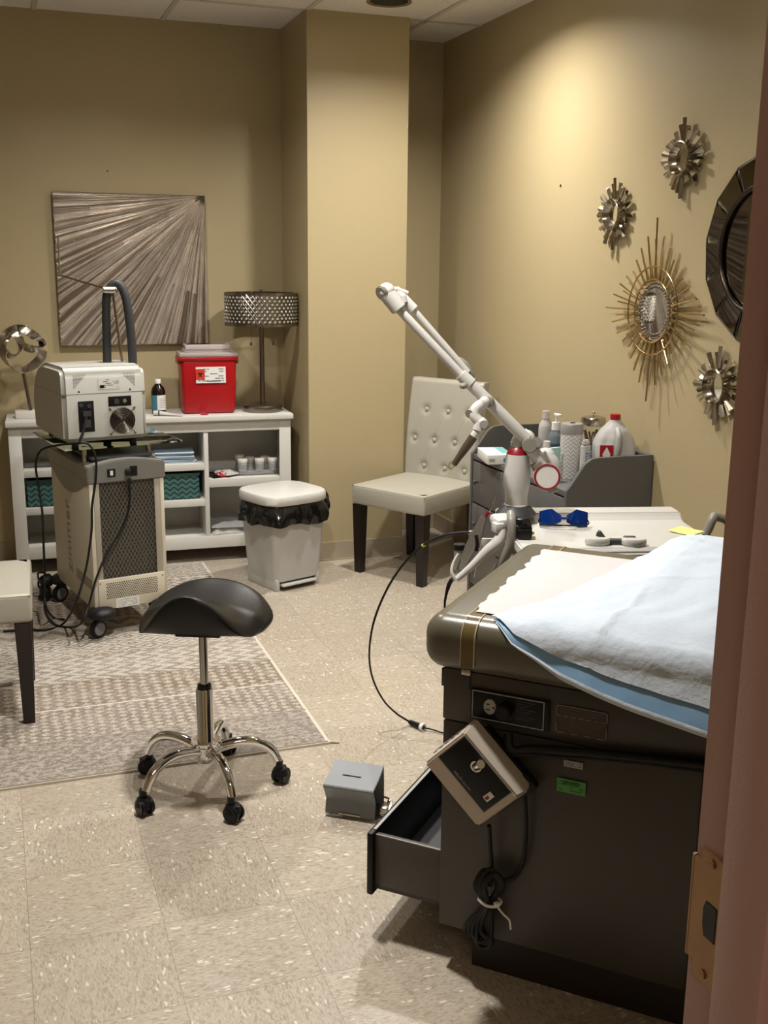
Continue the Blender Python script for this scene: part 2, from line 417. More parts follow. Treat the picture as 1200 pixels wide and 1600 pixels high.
# recessed downlights
for k,(cx,cy,pw) in enumerate(CANS):
    lab=['round recessed downlight in the ceiling just in front of the column','recessed ceiling downlight beside the right wall, nearest to the column light','added unseen ceiling downlight that brightens the back wall','recessed ceiling downlight above the black stool','recessed ceiling downlight above the exam table'][k]
    t=thing('recessed_light',lab,'ceiling light',(cx,cy,ZC),0,None)
    a=MB(); a.lathe([(.088,0),(.104,-.004),(.106,-.001),(.106,.002),(.088,.004)],n=40); obj('trim_ring',a,nickel_m,t)
    a=MB(); a.lathe([(.088,0),(.084,.06),(.070,.13),(.05,.17),(.0001,.172)],n=40); obj('reflector',a,pale_m,t)
    a=MB(); a.ball((0,0,.135),.045,sz=.8,n=20); bl=mat('bulb_glow' if k else 'unlit_bulb',((1,1,1) if k else (.10,.10,.10)),.3,var=0,Emission_Color=(1,.93,.82,1),Emission_Strength=(.0 if k==0 else 1)); obj('bulb',a,bl,t)
    if pw==0: continue
    ld=bpy.data.lights.new('can_lamp','AREA'); ld.shape='DISK'; ld.size=.15; ld.energy=CAN_POWER*pw; ld.color=CAN_COLOR; ld.spread=math.radians(170)
    lo=bpy.data.objects.new('can_lamp',ld); COL.objects.link(lo); lo.location=(0,0,.05); lo.parent=t
ld=bpy.data.lights.new('hall_lamp','AREA'); ld.shape='RECTANGLE'; ld.size=1.0; ld.size_y=.5; ld.energy=HALL_POWER; ld.color=(1,.78,.66)
lo=bpy.data.objects.new('hall_lamp',ld); COL.objects.link(lo); lo.location=(-.05,-.95,2.6)
t=thing('added_hall_light','added unseen ceiling light in the hallway outside the open door','ceiling light',(-.05,-.95,ZC))  # unseen fixture, added to carry the lamp that lights the jamb
a=MB(); a.b2((-.53,-.28,-.10),(.53,.28,0),bev=.01); obj('housing',a,nickel_m,t)
lo.location=(0,0,-.106); lo.parent=t
# ---------------------------------------------------------------- rug
RY0=3.144; RY1=5.434; RX0=-1.5; RX1=.952
def rugmat(i,kind,sc_,dark,lightc):
    dark=tuple(q*.68 for q in dark); m,b=newmat('rug_band_%d'%i,.95); x,y,z=coords()
    w=noise(vec(x,y),14,4); k=noise(vec(x*1,y*1),120,3); wx=x+w*.03+k*.010; wy=y+w*.025+k*.007; cel=voro(vec(x*150,y*260),1.0)[0]
    if kind=='mottle': f=noise(vec(wx,wy*1.6),38,6).step(.42,.58)
    elif kind=='dots':
        f=(((wx*sc_).frac()-.5).abs()+((wy*sc_*1.25+(wx*sc_).floor()*.5).frac()-.5).abs()).lt(.42)
    elif kind=='zig':
        f=((wy*sc_+((wx*sc_*.9).frac()-.5).abs()*1.1).frac()-.5).abs().step(.17,.30)
    elif kind=='diamond':
        d=((wx*sc_).frac()-.5).abs()+((wy*sc_*1.5).frac()-.5).abs(); f=((d*3.2).frac()-.5).abs().step(.16,.30)
    elif kind=='leaf':
        f=((wx*sc_+((wy*sc_*1.4).frac()-.5).abs()*1.5).frac()-.5).abs().step(.15,.32)
    fade=noise(vec(x+3.1,y*1.3),5,3).step(.30,.62)*.35+.62
    f2=X.op('MAXIMUM',f*1.0,0.0)
    c=mixc(f2*fade,dark,lightc) if kind=='mottle' else mixc((1.0-f2)*fade,lightc,dark)
    c=mixc(k.step(.3,.7)*.45,c,mixc(.5,lightc,(.16,.13,.10))); c=mixc(noise(vec(x,y),170,2).step(.45,.6)*.3,c,(.17,.135,.10)); c=mixc(cel.gt(.72)*.45,c,dark); c=mixc(cel.lt(.22)*.45,c,lightc); setc(b,c); setbump(b,k+f2*.4,.004,.7)
    b.inputs['Specular IOR Level'].default_value=.1; return m
L1=(.56,.51,.45); L2=(.50,.45,.39)
bands=[(3.154,3.42,'mottle',20,(.27,.23,.20),(.43,.39,.34)),(3.432,3.685,'dots',27,(.25,.205,.165),L2),(3.697,3.93,'dots',23,(.24,.18,.125),L2),
 (3.942,4.19,'leaf',12,(.30,.265,.22),L1),(4.202,4.43,'diamond',7.5,(.24,.22,.17),L1),(4.442,4.66,'zig',10,(.20,.15,.10),L2),(4.672,4.92,'dots',24,(.22,.17,.12),L2),(4.932,5.17,'leaf',15,(.20,.16,.12),L1),(5.182,5.424,'diamond',8,(.25,.21,.17),L1)]
rm=[mat('rug_border',(.55,.50,.42),.95,var=.1,scale=90,bump=.6),mat('rug_line',(.20,.165,.12),.95,var=.15,scale=120,bump=.6)]
a=MB(); TH=.009
a.b2((RX0,RY0,0),(RX1,RY1,TH-.001))
a.b2((RX0,RY0+.004,0),(RX1-.006,RY0+.010,TH),mi=1)
for i,(y0,y1,kd,s_,dk,lt) in enumerate(bands):
    rm.append(rugmat(i,kd,s_,dk,lt)); a.b2((RX0,y0,0),(RX1-.012,y1,TH),mi=i+2); 
    if i: a.b2((RX0,y0-.012,0),(RX1-.008,y0-.005,TH),mi=1 if i in(1,3,4,6) else 0)
a.cyl((RX1-.002,RY0+.01,.005),(RX1+.03,RY0-.004,.004),.004,n=6)
tag(obj('area_rug',a,rm,flat=True),'large beige and brown patterned rug with zigzag bands on the tile floor','rug')

# ---------------------------------------------------------------- wall picture
t=thing('canvas_picture','square metallic bronze picture with raised lines radiating from its top right corner','picture',(.694,YB-.002,1.115))
pm,b=newmat('foil_canvas',.36,.55); x,y,z=coords(); dx=.379-x; dz=.757-z
an=X.op('ARCTAN2',dz,dx); rr=X.op('SQRT',dx*dx+dz*dz)
n1=noise(vec(an*13+noise(vec(x,z),3,2)*.5,rr*.3),2.3,3); n2=noise(vec(an*30,rr*1.4),1.6,3); blob=voro(vec(x,z),15,'d')
br=noise(vec(x*3,z*3),2,4)
c=mixc(n1.step(.38,.62),(.22,.165,.12),(.60,.53,.46)); c=mixc(br.step(.4,.75)*.35,c,(.17,.12,.09)); c=mixc(blob.lt(.05),c,(.7,.64,.55)); setc(b,c)
setbump(b,n1.step(.35,.65)*1.2+n2*.5+blob.lt(.06)*.6,.012,1.0)
a=MB(); a.b2((-.379,-.032,0),(.379,0,.757),bev=.003); cv=obj('canvas',a,pm,t)
a=MB(); r=random.Random(3)
for k in range(46):
    an=PI/2*(k+.5)/46+r.uniform(-.012,.012); c_,s_=math.cos(an),math.sin(an)
    L=min(.75/max(c_,1e-3),.75/max(s_,1e-3)); r0_=.03+r.random()*.03; w_=r.uniform(.0022,.0050)
    p0=Vector((.375-c_*r0_,-.032,.753-s_*r0_)); p1=Vector((.375-c_*L,-.032,.753-s_*L)); n_=Vector((-s_,0,c_))
    n0,n1_=n_*.0012,n_*w_*1.6
    if r.random()<.3: p1=p0.lerp(p1,r.uniform(.5,.9))
    h_=Vector((0,-.006,0)); a.hull([p0+n0,p0-n0,p1+n1_,p1-n1_,p0+h_*.5,p1+h_])
obj('raised_lines',a,mat('foil_ridge',(.80,.73,.65),.26,.7,var=.3,scale=18),t)

# ---------------------------------------------------------------- white cabinet
CA=math.radians(-2.6)
CB=thing('storage_cabinet','low white open storage cabinet with cubby shelves against the back wall','cabinet',(.73,5.462,0),CA)
CM=RT[CB.name]
def cw(x,y,z): return CM@Vector((x,y,z))
# local x -0.70..0.70, y 0 (front) .. 0.30, top 0.775
def part(nm,ls,m=white_m,bev=.0015,par=CB):
    a=MB()
    for p,q in ls: a.b2(p,q,bev=bev)
    return obj(nm,a,m,par)
part('top',[((-.71,-.025,.748),(.71,.305,.775))],bev=.003)
part('frame',[((-.70,0,0),(-.64,.02,.748)),((.64,0,0),(.70,.02,.748)),((-.64,0,.69),(.64,.018,.748)),((-.64,.002,.075),(.64,.02,.14)),((-.70,.02,0),(-.68,.30,.748)),((.68,.02,0),(.70,.30,.748)),((-.70,.27,0),(-.64,.30,.1)),((.64,.27,0),(.70,.30,.1))])
part('back_panel',[((-.68,.292,.075),(.68,.30,.748))],mat('cabinet_back',(.60,.585,.54),.5,var=.03))
part('divider',[((.245,.004,.14),(.268,.29,.69))]); part('divider',[((-.265,.004,.14),(-.242,.29,.69))])
part('shelf',[((-.64,.012,.118),(.64,.29,.14))])
part('shelf',[((.268,.004,.398),(.64,.29,.442))]); part('shelf',[((-.242,.004,.302),(.245,.29,.338))]); part('shelf',[((-.242,.004,.492),(.245,.29,.527))]); part('shelf',[((-.64,.004,.302),(-.265,.29,.338))]); part('shelf',[((-.64,.004,.492),(-.265,.29,.527))])
ZT=.7755
# baskets
def basket(loc,label,w=.2):
    t=thing('woven_basket',label,'basket',loc,CA,'teal baskets in the white cabinet')
    bm_,b=newmat('teal_weave',.5) if 'teal_weave' not in bpy.data.materials else (bpy.data.materials['teal_weave'],None)
    if b is not None:
        x,y,z=coords(); f=((z*38+((x*24).frac()-.5).abs()*1.3).frac()-.5).abs().step(.10,.2); setc(b,mixc(f,(.008,.02,.02),(.045,.135,.125))); setbump(b,f,.003,.8)
    a=MB(); a.b2((-w/2,0,0),(w/2,.004,.125)); a.b2((-w/2,.21,0),(w/2,.214,.125)); a.b2((-w/2,0,0),(-w/2+.004,.214,.125)); a.b2((w/2-.004,0,0),(w/2,.214,.125)); a.b2((-w/2,0,0),(w/2,.214,.004)); obj('side',a,bm_,t)
    a=MB(); a.b2((-w/2-.004,-.004,.125),(w/2+.004,.006,.137),bev=.002); a.b2((-w/2-.004,.208,.125),(w/2+.004,.218,.137),bev=.002); a.b2((-w/2-.004,0,.125),(-w/2+.006,.214,.137),bev=.002); a.b2((w/2-.006,0,.125),(w/2+.004,.214,.137),bev=.002); obj('rim',a,teal_m,t)
    return t
basket(cw(.11,.025,.3385),'teal woven plastic basket in the middle cubby of the white cabinet',.22)
basket(cw(-.53,.025,.3385),'teal woven plastic basket at the left end of the white cabinet',.2)
# folded blue sheets
r=random.Random(5)
for k in range(9):
    a=MB(); z0=.5275+k*.0062; a.box((0,0,.0029),(.2,.17,.0056),bev=.0022)
    o=tag(obj('folded_drape',a,blue_m),'%s folded blue paper drape in the stack on the cabinet top shelf'%('bottom','second from bottom','third from bottom','fourth from bottom','middle','fourth from top','third from top','second from top','uppermost')[k],'folded drape','folded blue drapes in the cabinet')
    p=cw(.10+r.uniform(-.012,.012),.12+r.uniform(-.008,.008),z0); place(o,p,CA+r.uniform(-.05,.05))
a=MB(); a.box((0,0,.02),(.13,.16,.038),bev=.012); place(tag(obj('folded_drape',a,blue_m),'thicker folded blue drape left of the stack, half hidden behind the glass shelf','folded drape'),cw(-.09,.13,.5275),CA)
# right cubby: cups, packets
tr=MB(); tr.box((0,0,.012),(.19,.14,.022),bev=.008); o=tag(obj('cup_tray',tr,wrap_m),'crumpled clear plastic tray under the white specimen cups','tray'); place(o,cw(.53,.12,.4425),CA)
cup=thing('specimen_cup','white specimen cup with label, front left on the plastic tray','cup',(0,0,0),CA,'white specimen cups in the cabinet')
a=MB(); a.lathe([(0,0),(.021,0),(.024,.048),(0,.048)],n=24); obj('body',a,whitep_m,cup)
a=MB(); a.lathe([(0,.046),(.0255,.046),(.026,.06),(.024,.063),(0,.063)],n=24); obj('lid',a,mat('cup_lid',(.62,.60,.55),.4,var=0),cup)
a=MB(); a.lathe([(.0236,.008),(.0252,.036)],n=16); obj('label_strip',a,mat('cup_print',(.30,.30,.30),.6,var=.5,scale=120),cup)
spots=[(.455,.07),(.505,.125),(.545,.07),(.585,.125),(.615,.068),(.462,.19)]
nm=['front left on the tray','second row left','front middle','second row right','front right beside the cabinet stile','rear left, behind the others']
for k,(px_,py_) in enumerate(spots):
    l='white specimen cup, %s, in the right cubby'%nm[k]
    if k==0: cup['label']=l; cup.location=cw(px_,py_,.4665); cup.rotation_euler=(0,0,CA)
    else: dup(cup,cw(px_,py_,.4665),CA+k,l)
def packet(name,loc,rz,w,d,h,m,label,seed,group=None,tilt=0):
    r=random.Random(seed); a=MB()
    ph=[r.uniform(0,6) for _ in range(4)]
    def f(u,v):
        e=min(u,1-u,v,1-v)*5; e=min(1,e); return Vector(((u-.5)*w,(v-.5)*d,.002+h*e*(.6+.25*math.sin(9*u+ph[0])*math.sin(7*v+ph[1])+.15*math.sin(23*u+ph[2]+11*v))))
    a.grid(16,12,f); a.grid(2,2,lambda u,v:Vector(((u-.5)*w,(.5-v)*d,.001)))
    o=tag(obj(name,a,m),label,'packet',group); o.location=loc; o.rotation_euler=(tilt,0,rz); return o
packet('sealed_packet',cw(.315,.09,.4425),.3,.09,.13,.02,bag_m,'dark sealed packet lying at the left of the specimen cups',1)
packet('sealed_packet',cw(.345,.07,.446),-.2,.08,.07,.022,redcap_m,'red edged packet under the silver packet on the cabinet shelf',2)
packet('sealed_packet',cw(.37,.10,.452),.5,.09,.14,.022,mat('foil_pack',(.62,.62,.60),.3,.3,var=.2,scale=60),'silver grey packet leaning beside the specimen cups',3)
packet('gauze_packet',cw(.36,.12,.1405),.1,.18,.2,.035,mat('grey_pack',(.38,.37,.34),.35,var=.4,scale=35),'bottom clear bag of supplies in the lower right cubby',4)
packet('gauze_packet',cw(.42,.13,.17),-.15,.26,.2,.03,wrap_m,'upper clear bag of supplies in the lower right cubby',5)
packet('gauze_packet',cw(.47,.12,.152),.3,.12,.12,.012,mat('blue_pack',(.35,.42,.5),.4,var=.3,scale=50),'bluish flat packet inside the lower right cubby',6)

# ---- on top of the cabinet
lp=cw(.575,.115,ZT); t=thing('table_lamp','pewter table lamp with crystal lattice drum shade and two pull chains','lamp',lp)
a=MB(); a.lathe([(0,0),(.10,0),(.102,.004),(.102,.030),(.098,.034),(0,.036)],n=48); obj('base',a,steel_m,t)
a=MB(); a.cyl((0,0,.028),(0,0,.46),.0125,n=20); a.cyl((0,0,.44),(0,0,.615),.006,n=12); obj('pole',a,steel_m,t)
SR=.186; s0,s1=.452,.607
a=MB(); 
for z_ in (s0,s1): a.lathe([(SR-.003,z_-.006),(SR+.003,z_-.006),(SR+.003,z_+.006),(SR-.003,z_+.006),(SR-.003,z_-.006)],n=64)
for k in range(3):
    an=k*2*PI/3; a.cyl((0,0,s1-.004),(SR*math.cos(an),SR*math.sin(an),s1-.004),.003,n=8)
nr=44; rows=9; hh=(s1-s0)/rows
for i in range(nr):
    for sgn in(1,-1):
        pts=[((SR)*math.cos(2*PI*(i+sgn*j*.5)/nr),(SR)*math.sin(2*PI*(i+sgn*j*.5)/nr),s0+j*hh) for j in range(rows+1)]
        a.tube(pts,.0034,n=5,smooth=False)
sh=obj('shade',a,shade_m,t)
a=MB(); 
for i in range(nr):
    for j in range(1,rows):
        an=2*PI*(i+(0 if j%2 else .5))/nr; a.ball((SR*math.cos(an),SR*math.sin(an),s0+(j+.0)*hh),.0062,n=6)
    # crystals sit in the lattice openings
o=obj('crystal_beads',a,crystal_m,sh,ang=60); o['kind']='stuff'
a=MB(); a.lathe([(SR-.012,s0+.004),(SR-.012,s1-.004)],n=48); obj('liner',a,mat('shade_liner',(.15,.125,.09),.7,var=0),sh)
a=MB(); a.cyl((0,0,.612),(0,0,.622),.010,n=12); a.ball((0,0,.630),.009,sz=.7,n=12); obj('finial',a,steel_m,t)
for dx in(-.06,.058):
    a=MB(); a.cyl((dx,-.02,.36),(dx,-.02,.47),.0012,n=6); a.box((dx,-.02,.352),(.011,.011,.018),bev=.002); obj('pull_chain',a,steel_m,t)
# sharps container
t=thing('sharps_container','red translucent sharps container with clear lid and biohazard label on the white cabinet','sharps container',cw(.29,.14,ZT),CA)
a=MB(); a.box((0,0,.14),(.285,.17,.28),bev=.018,seg=3,taper=.93); a.box((0,0,.282),(.30,.185,.02),bev=.006); a.box((-.146,0,.268),(.018,.12,.03),bev=.004); a.box((.146,0,.268),(.018,.12,.03),bev=.004); obj('bin',a,red_m,t)
a=MB(); a.box((0,0,.302),(.298,.183,.022),bev=.008); a.box((0,.01,.32),(.24,.13,.02),bev=.007); a.b2((-.115,-.06,.326),(.115,-.045,.352),bev=.004); a.b2((-.115,-.06,.326),(-.10,.05,.352),bev=.004); a.b2((.10,-.06,.326),(.115,.05,.352),bev=.004); obj('lid',a,clear_m,t)
lm=sticker('hazard_label',.152,.082,T3(.008,-.0868,.20)@RX(PI/2-.05),lwhite_m,t,rows=6,seed=4,cover=.55)
MM=T3(-.046,-.0885,.204)@RX(PI/2-.05)
a=MB(); a.b2((-.023,-.027,0),(.023,.027,.0012),M=MM); sq=obj('hazard_square',a,orange_m,lm)
a=MB()
for k in range(3):
    an=PI/2+k*2*PI/3; cx,cy=.0075*math.cos(an),.0075*math.sin(an)
    pts=[(cx+.0075*math.cos(an+q),cy+.0075*math.sin(an+q),.0015) for q in [PI*.22+ (2*PI-PI*.44)*j/14 for j in range(15)]]
    a.tube(pts,.0016,n=5,smooth=False,M=MM)
a.tube([(.006*math.cos(q),.006*math.sin(q),.0015) for q in [2*PI*j/14 for j in range(14)]],.0011,n=5,smooth=False,closed=True,M=MM)
obj('biohazard_symbol',a,black_m,sq)
a=MB(); a.b2((-.022,-.034,.0012),(.048,-.028,.002),M=T3(.008,-.0868,.20)@RX(PI/2-.05)); obj('label_bar',a,lprint_m,lm)
# brown bottle
t=thing('peroxide_bottle','dark brown round bottle with white cap and blue white label left of the red container','bottle',cw(.036,.12,ZT))
a=MB(); a.lathe([(0,0),(.033,0),(.036,.004),(.036,.115),(.030,.135),(.016,.150),(.014,.158),(0,.158)],n=36); obj('body',a,amber_m,t)
a=MB(); a.lathe([(0,.156),(.0155,.156),(.0155,.176),(.014,.178),(0,.178)],n=28); obj('cap',a,lwhite_m,t)
def band(a,r,z0,z1,a0,a1,n=14,mi=0):
    a.grid(n,2,lambda u,v:Vector((r*math.cos(a0+(a1-a0)*u),r*math.sin(a0+(a1-a0)*u),z0+(z1-z0)*v)),mi=mi)
a=MB(); band(a,.0366,.022,.098,-PI*.95,-PI*.6); band(a,.0366,.022,.098,-PI*.6,PI*.02,mi=1)
for k in range(6): band(a,.0369,.034+k*.009,.037+k*.009,-PI*.5,-PI*.18,mi=2)
obj('label',a,[mat('teal_label',(.05,.20,.26),.5,var=0),lwhite_m,lgrey_m],t,recalc=True)
# tube of cream
t=thing('ointment_tube','white squeezable tube with grey print lying in front of the brown bottle','tube',cw(.068,.03,ZT),CA-.28)
a=MB(); a.grid(14,12,lambda u,v:Vector((-.045+.12*u,math.cos(2*PI*v)*lerp(.0135,.019,u),.014+math.sin(2*PI*v)*lerp(.0135,.001,u)-.012*u))); obj('body',a,whitep_m,t,recalc=True)
a=MB(); a.cyl((-.068,0,.0143),(-.045,0,.0143),.0125,n=20); obj('cap',a,whitep_m,t)
a=MB(); a.cyl((-.043,0,.0143),(-.036,0,.0143),.0140,n=20); obj('stripe',a,dgrey_m,t)
t=thing('marker_cap','small red marker lying on the cabinet top in front of the red container','marker',cw(.262,.012,ZT),CA+2.5)
a=MB(); a.cyl((0,0,.0062),(.03,0,.0062),.006,n=14); a.cyl((-.012,0,.0062),(0,0,.0062),.004,n=12); obj('body',a,mat('pink_red',(.55,.03,.06),.4,var=0),t)
# metal sculpture
t=thing('knot_sculpture','silver ribbon knot sculpture on a slim pole with white block base','sculpture',cw(-.60,.13,ZT))
a=MB(); a.box((.02,0,.0175),(.17,.10,.035),bev=.003); obj('base',a,mat('marble_base',(.62,.60,.55),.4,var=.1,scale=14),t)
a=MB(); a.cyl((.01,0,.034),(-.015,0,.235),.0085,n=16); obj('pole',a,steel_m,t)
def ribbon(a,pts,wd,th=.003,tw_=0.6):
    P=[Vector(p) for p in pts];Q=[];m=len(P)
    for i in range(m):
        p,b_,c_,d_=P[i-1],P[i],P[(i+1)%m],P[(i+2)%m]
        for j in range(8):
            q=j/8; Q.append(.5*((2*b_)+(c_-p)*q+(2*p-5*b_+4*c_-d_)*q*q+(3*b_-p-3*c_+d_)*q**3))
    n=len(Q); cen=sum(Q,Vector())/n
    def f(u,v):
        i=int(round(u*n))%n; tn=(Q[(i+1)%n]-Q[i-1]).normalized(); ip=Vector((-tn.z,0,tn.x)); sd=Vector((0,1,0))*math.cos(tw_+2*PI*u)+ip*math.sin(tw_+2*PI*u)*1.0; sd=(sd-tn*sd.dot(tn)).normalized()
        return Q[i]+sd*(v-.5)*wd
    a.grid(n+1,3,f,thick=th)
a=MB(); ribbon(a,[(-.015,0,.235),(.07,.0,.29),(.082,.01,.37),(.02,.0,.445),(-.055,.01,.43),(-.105,0,.36),(-.085,-.01,.27)],.045)
ribbon(a,[(-.02,-.02,.44),(.05,-.03,.40),(.09,.0,.36),(.04,.03,.335),(-.01,0,.36)],.04)
ribbon(a,[(-.06,-.02,.42),(-.02,-.03,.38),(-.035,.0,.32),(-.08,.02,.31),(-.11,0,.36)],.04)
obj('ribbon_knot',a,nickel_m,t,recalc=True)
packet('paper_scrap',cw(-.44,.20,ZT),.2,.12,.08,.045,blue_m,'small blue crumpled cloth behind the grey machine on the cabinet top',9)

# ---------------------------------------------------------------- pedal bin
t=thing('pedal_bin','white plastic pedal bin lined with a black bag beside the white cabinet','trash can',(1.268,4.985,0),math.radians(20))
a=MB()
def rr_(w,d,r,n=6):
    o=[]
    for cx,cy,a0 in((w/2-r,d/2-r,0),(-w/2+r,d/2-r,PI/2),(-w/2+r,-d/2+r,PI),(w/2-r,-d/2+r,1.5*PI)):
        for k in range(n+1): o.append((cx+r*math.cos(a0+PI/2*k/n),cy+r*math.sin(a0+PI/2*k/n)))
    return o
def loft(a,secs,mi=0,M=None,cap=True):
    t_=bmesh.new(); R_=[[t_.verts.new((x_,y_,z_)) for x_,y_ in pl_] for pl_,z_ in secs]
    for A,B in zip(R_,R_[1:]):
        n=len(A)
        for k in range(n): t_.faces.new((A[k],A[(k+1)%n],B[(k+1)%n],B[k]))
    if cap: t_.faces.new(R_[0][::-1]); t_.faces.new(R_[-1])
    a.merge(t_,mi,M)
loft(a,[(rr_(.255,.255,.03),.045),(rr_(.275,.27,.03),.12),(rr_(.315,.31,.035),.40)])
a.b2((-.127,-.125,0),(-.105,.125,.06),bev=.004); a.b2((.105,-.125,0),(.127,.125,.06),bev=.004); a.b2((-.12,.0,0),(.12,.125,.06),bev=.004)
obj('bucket',a,mat('bin_plastic',(.47,.465,.45),.4,var=.04,scale=14),t)
a=MB(); a.b2((-.10,-.145,.022),(.10,-.10,.034),bev=.004); a.b2((-.10,-.14,0.024),(-.09,-.05,.034)); a.b2((.09,-.14,.024),(.10,-.05,.034)); obj('pedal',a,whitep_m,t)
a=MB(); 
ou=rr_(.375,.36,.07,8)
def bulge(w,d,k):
    o=[]
    for i in range(48):
        an=2*PI*i/48; c_,s_=math.cos(an),math.sin(an); q=(abs(c_)**k+abs(s_)**k)**(-1/k); o.append((w/2*c_*q,d/2*s_*q))
    return o
loft(a,[(bulge(.355,.345,3.8),.425),(bulge(.365,.355,3.8),.432),(bulge(.365,.355,3.8),.462),(bulge(.355,.345,3.8),.470),(bulge(.32,.31,3.5),.474)])
obj('lid',a,whitep_m,t)
a=MB(); r=random.Random(2)
def bagf(u,v):
    an=2*PI*u; c_,s_=math.cos(an),math.sin(an); k=5; q=(abs(c_)**k+abs(s_)**k)**(-1/k)
    ww=.160+.012*math.sin(v*PI)+.012*v+.03*v*max(0,math.cos(an-3.6))**3+.008*math.sin(an*9+v*3)*v+.006*math.sin(an*17+1)*v
    low=.325+.010*math.sin(an*2)+.005*math.sin(an*7+1)
    return Vector((ww*c_*q*(1+.0*v),(ww-.003)*s_*q,lerp(.427,low,v)))
a.grid(97,8,bagf)
bg=obj('bin_liner',a,bag_m,t,recalc=True)
a=MB()
def knotf(cx,cy,sx,sy,sz,cz,ph):
    def f(u,v):
        an=2*PI*u; th=PI*v; k=1+.22*math.sin(3*an+ph)*math.sin(2*th)+.12*math.sin(7*an+5*v+ph)
        return Vector((cx+sx*k*math.cos(an)*math.sin(th),cy+sy*k*math.sin(an)*math.sin(th),cz+sz*k*math.cos(th)))
    return f
a.grid(30,16,knotf(.200,-.03,.045,.06,.06,.385,1)); obj('bag_knot',a,bag_m,bg,recalc=True)

# ---------------------------------------------------------------- parsons chairs
def make_chair(label,loc,rz,btn=True,sh=.46,bh=.95):
    t=thing('dining_chair',label,'chair',loc,rz)
    a=MB(); W=.46;D=.50
    def top(u,v):
        x_=(u-.5)*W; y_=(v-.5)*D; e=min(u,1-u,v,1-v)
        return Vector((x_,y_,sh-.004+.012*math.sin(PI*u)*math.sin(PI*v)))
    a.box((0,0,sh-.052),(W,D,.10),bev=.014,seg=3); a.grid(14,14,lambda u,v:Vector(((u-.5)*(W-.028),(v-.5)*(D-.028),sh-.002+.014*(math.sin(PI*u)*math.sin(PI*v))**.5))); s_=obj('seat',a,vinyl_m,t)
    pts=[(W/2-.003,-D/2+.003,sh-.009),(-W/2+.003,-D/2+.003,sh-.009),(-W/2+.003,D/2-.003,sh-.009),(W/2-.003,D/2-.003,sh-.009)]
    a=MB(); a.tube(pts,.0022,n=6,smooth=False,closed=True); obj('seam',a,mat('seam_thread',(.22,.20,.15),.5,var=0) if 'seam_thread' not in bpy.data.materials else bpy.data.materials['seam_thread'],s_)
    # backrest leaning back, with tufts
    lean=.10; BW=.45; y0=D/2-.075; H_=bh-sh+.06
    bt=[(x_,z_) for z_,xs in ((.37,(-.10,.10)),(.25,(-.17,.0,.17)),(.13,(-.10,.10)),) for x_ in xs] if btn else []
    if btn: bt=[(-.105,.343),(.031,.343),(.16,.343),(-.167,.19),(-.039,.19),(.09,.19),(-.097,.05),(.035,.05),(.16,.05)]
    def fr(u,v):
        x_=(u-.5)*BW; z_=v*H_; dep=0
        for bx,bz in bt:
            d=math.hypot(x_-bx,z_-bz-.05); dep+=.013*math.exp(-(d/.022)**2)
            for cx,cz in bt:
                if 0<bz-cz<.2 and -.10<cx-bx<0:
                    # crease between neighbours
                    ax,az,ex,ez=bx,bz+.05,cx,cz+.05; L2_=(ex-ax)**2+(ez-az)**2; q=max(0,min(1,((x_-ax)*(ex-ax)+(z_-az)*(ez-az))/L2_)); dd=math.hypot(x_-ax-q*(ex-ax),z_-az-q*(ez-az)); dep+=.0025*math.exp(-(dd/.005)**2)
        ed=min(u*BW,(1-u)*BW,(1-v)*H_); r_=.016; rd=0 if ed>r_ else r_-math.sqrt(max(0,r_*r_-(r_-ed)**2))
        return Vector((x_,y0-.002+dep+rd+lean*z_*z_/H_,sh-.05+z_))
    a=MB(); a.grid(64,72,fr)
    def bk(u,v):
        x_=(.5-u)*BW; z_=v*H_; ed=min(u*BW,(1-u)*BW,(1-v)*H_); r_=.016; rd=0 if ed>r_ else r_-math.sqrt(max(0,r_*r_-(r_-ed)**2))
        return Vector((x_,y0+.075-rd+lean*z_*z_/H_,sh-.05+z_))
    a.grid(20,24,bk)
    for sx in(0,1):
        a.grid(24,6,lambda u,v,sx=sx:(lambda A,B:A.lerp(B,v if sx else 1-v))(fr(sx,u),bk(1-sx,u)))
    a.grid(20,6,lambda u,v:fr(u,1).lerp(bk(1-u,1),v))
    B_=obj('backrest',a,vinyl_m,t,recalc=False,ang=60)
    for bx,bz in bt:
        a=MB(); z_=bz+.05; a.ball((bx,y0+.006+lean*z_*z_/H_,sh-.05+z_),.0125,sy=.6,n=14); obj('button',a,vinyl_m,B_)
    for sx in(-1,1):
        for sy in(-1,1):
            a=MB(); cx,cy=sx*(W/2-.032),sy*(D/2-.032); loft(a,[(([(cx+sx*k*0+q*.019,cy+p*.019) for q,p in((1,1),(-1,1),(-1,-1),(1,-1))]),0),([(cx+q*.027,cy+p*.027) for q,p in((1,1),(-1,1),(-1,-1),(1,-1))],sh-.102)]); obj('leg',a,wood_m,t,flat=True)
    return t
ch=make_chair('cream tufted dining chair with dark legs standing in the corner by the column',(1.974,4.986,0),math.radians(-58.5))
ch2=make_chair('cream padded dining chair cut off by the left edge of the picture, on the rug',(-.185,3.825,0.0095),math.radians(90-2),True,.462)
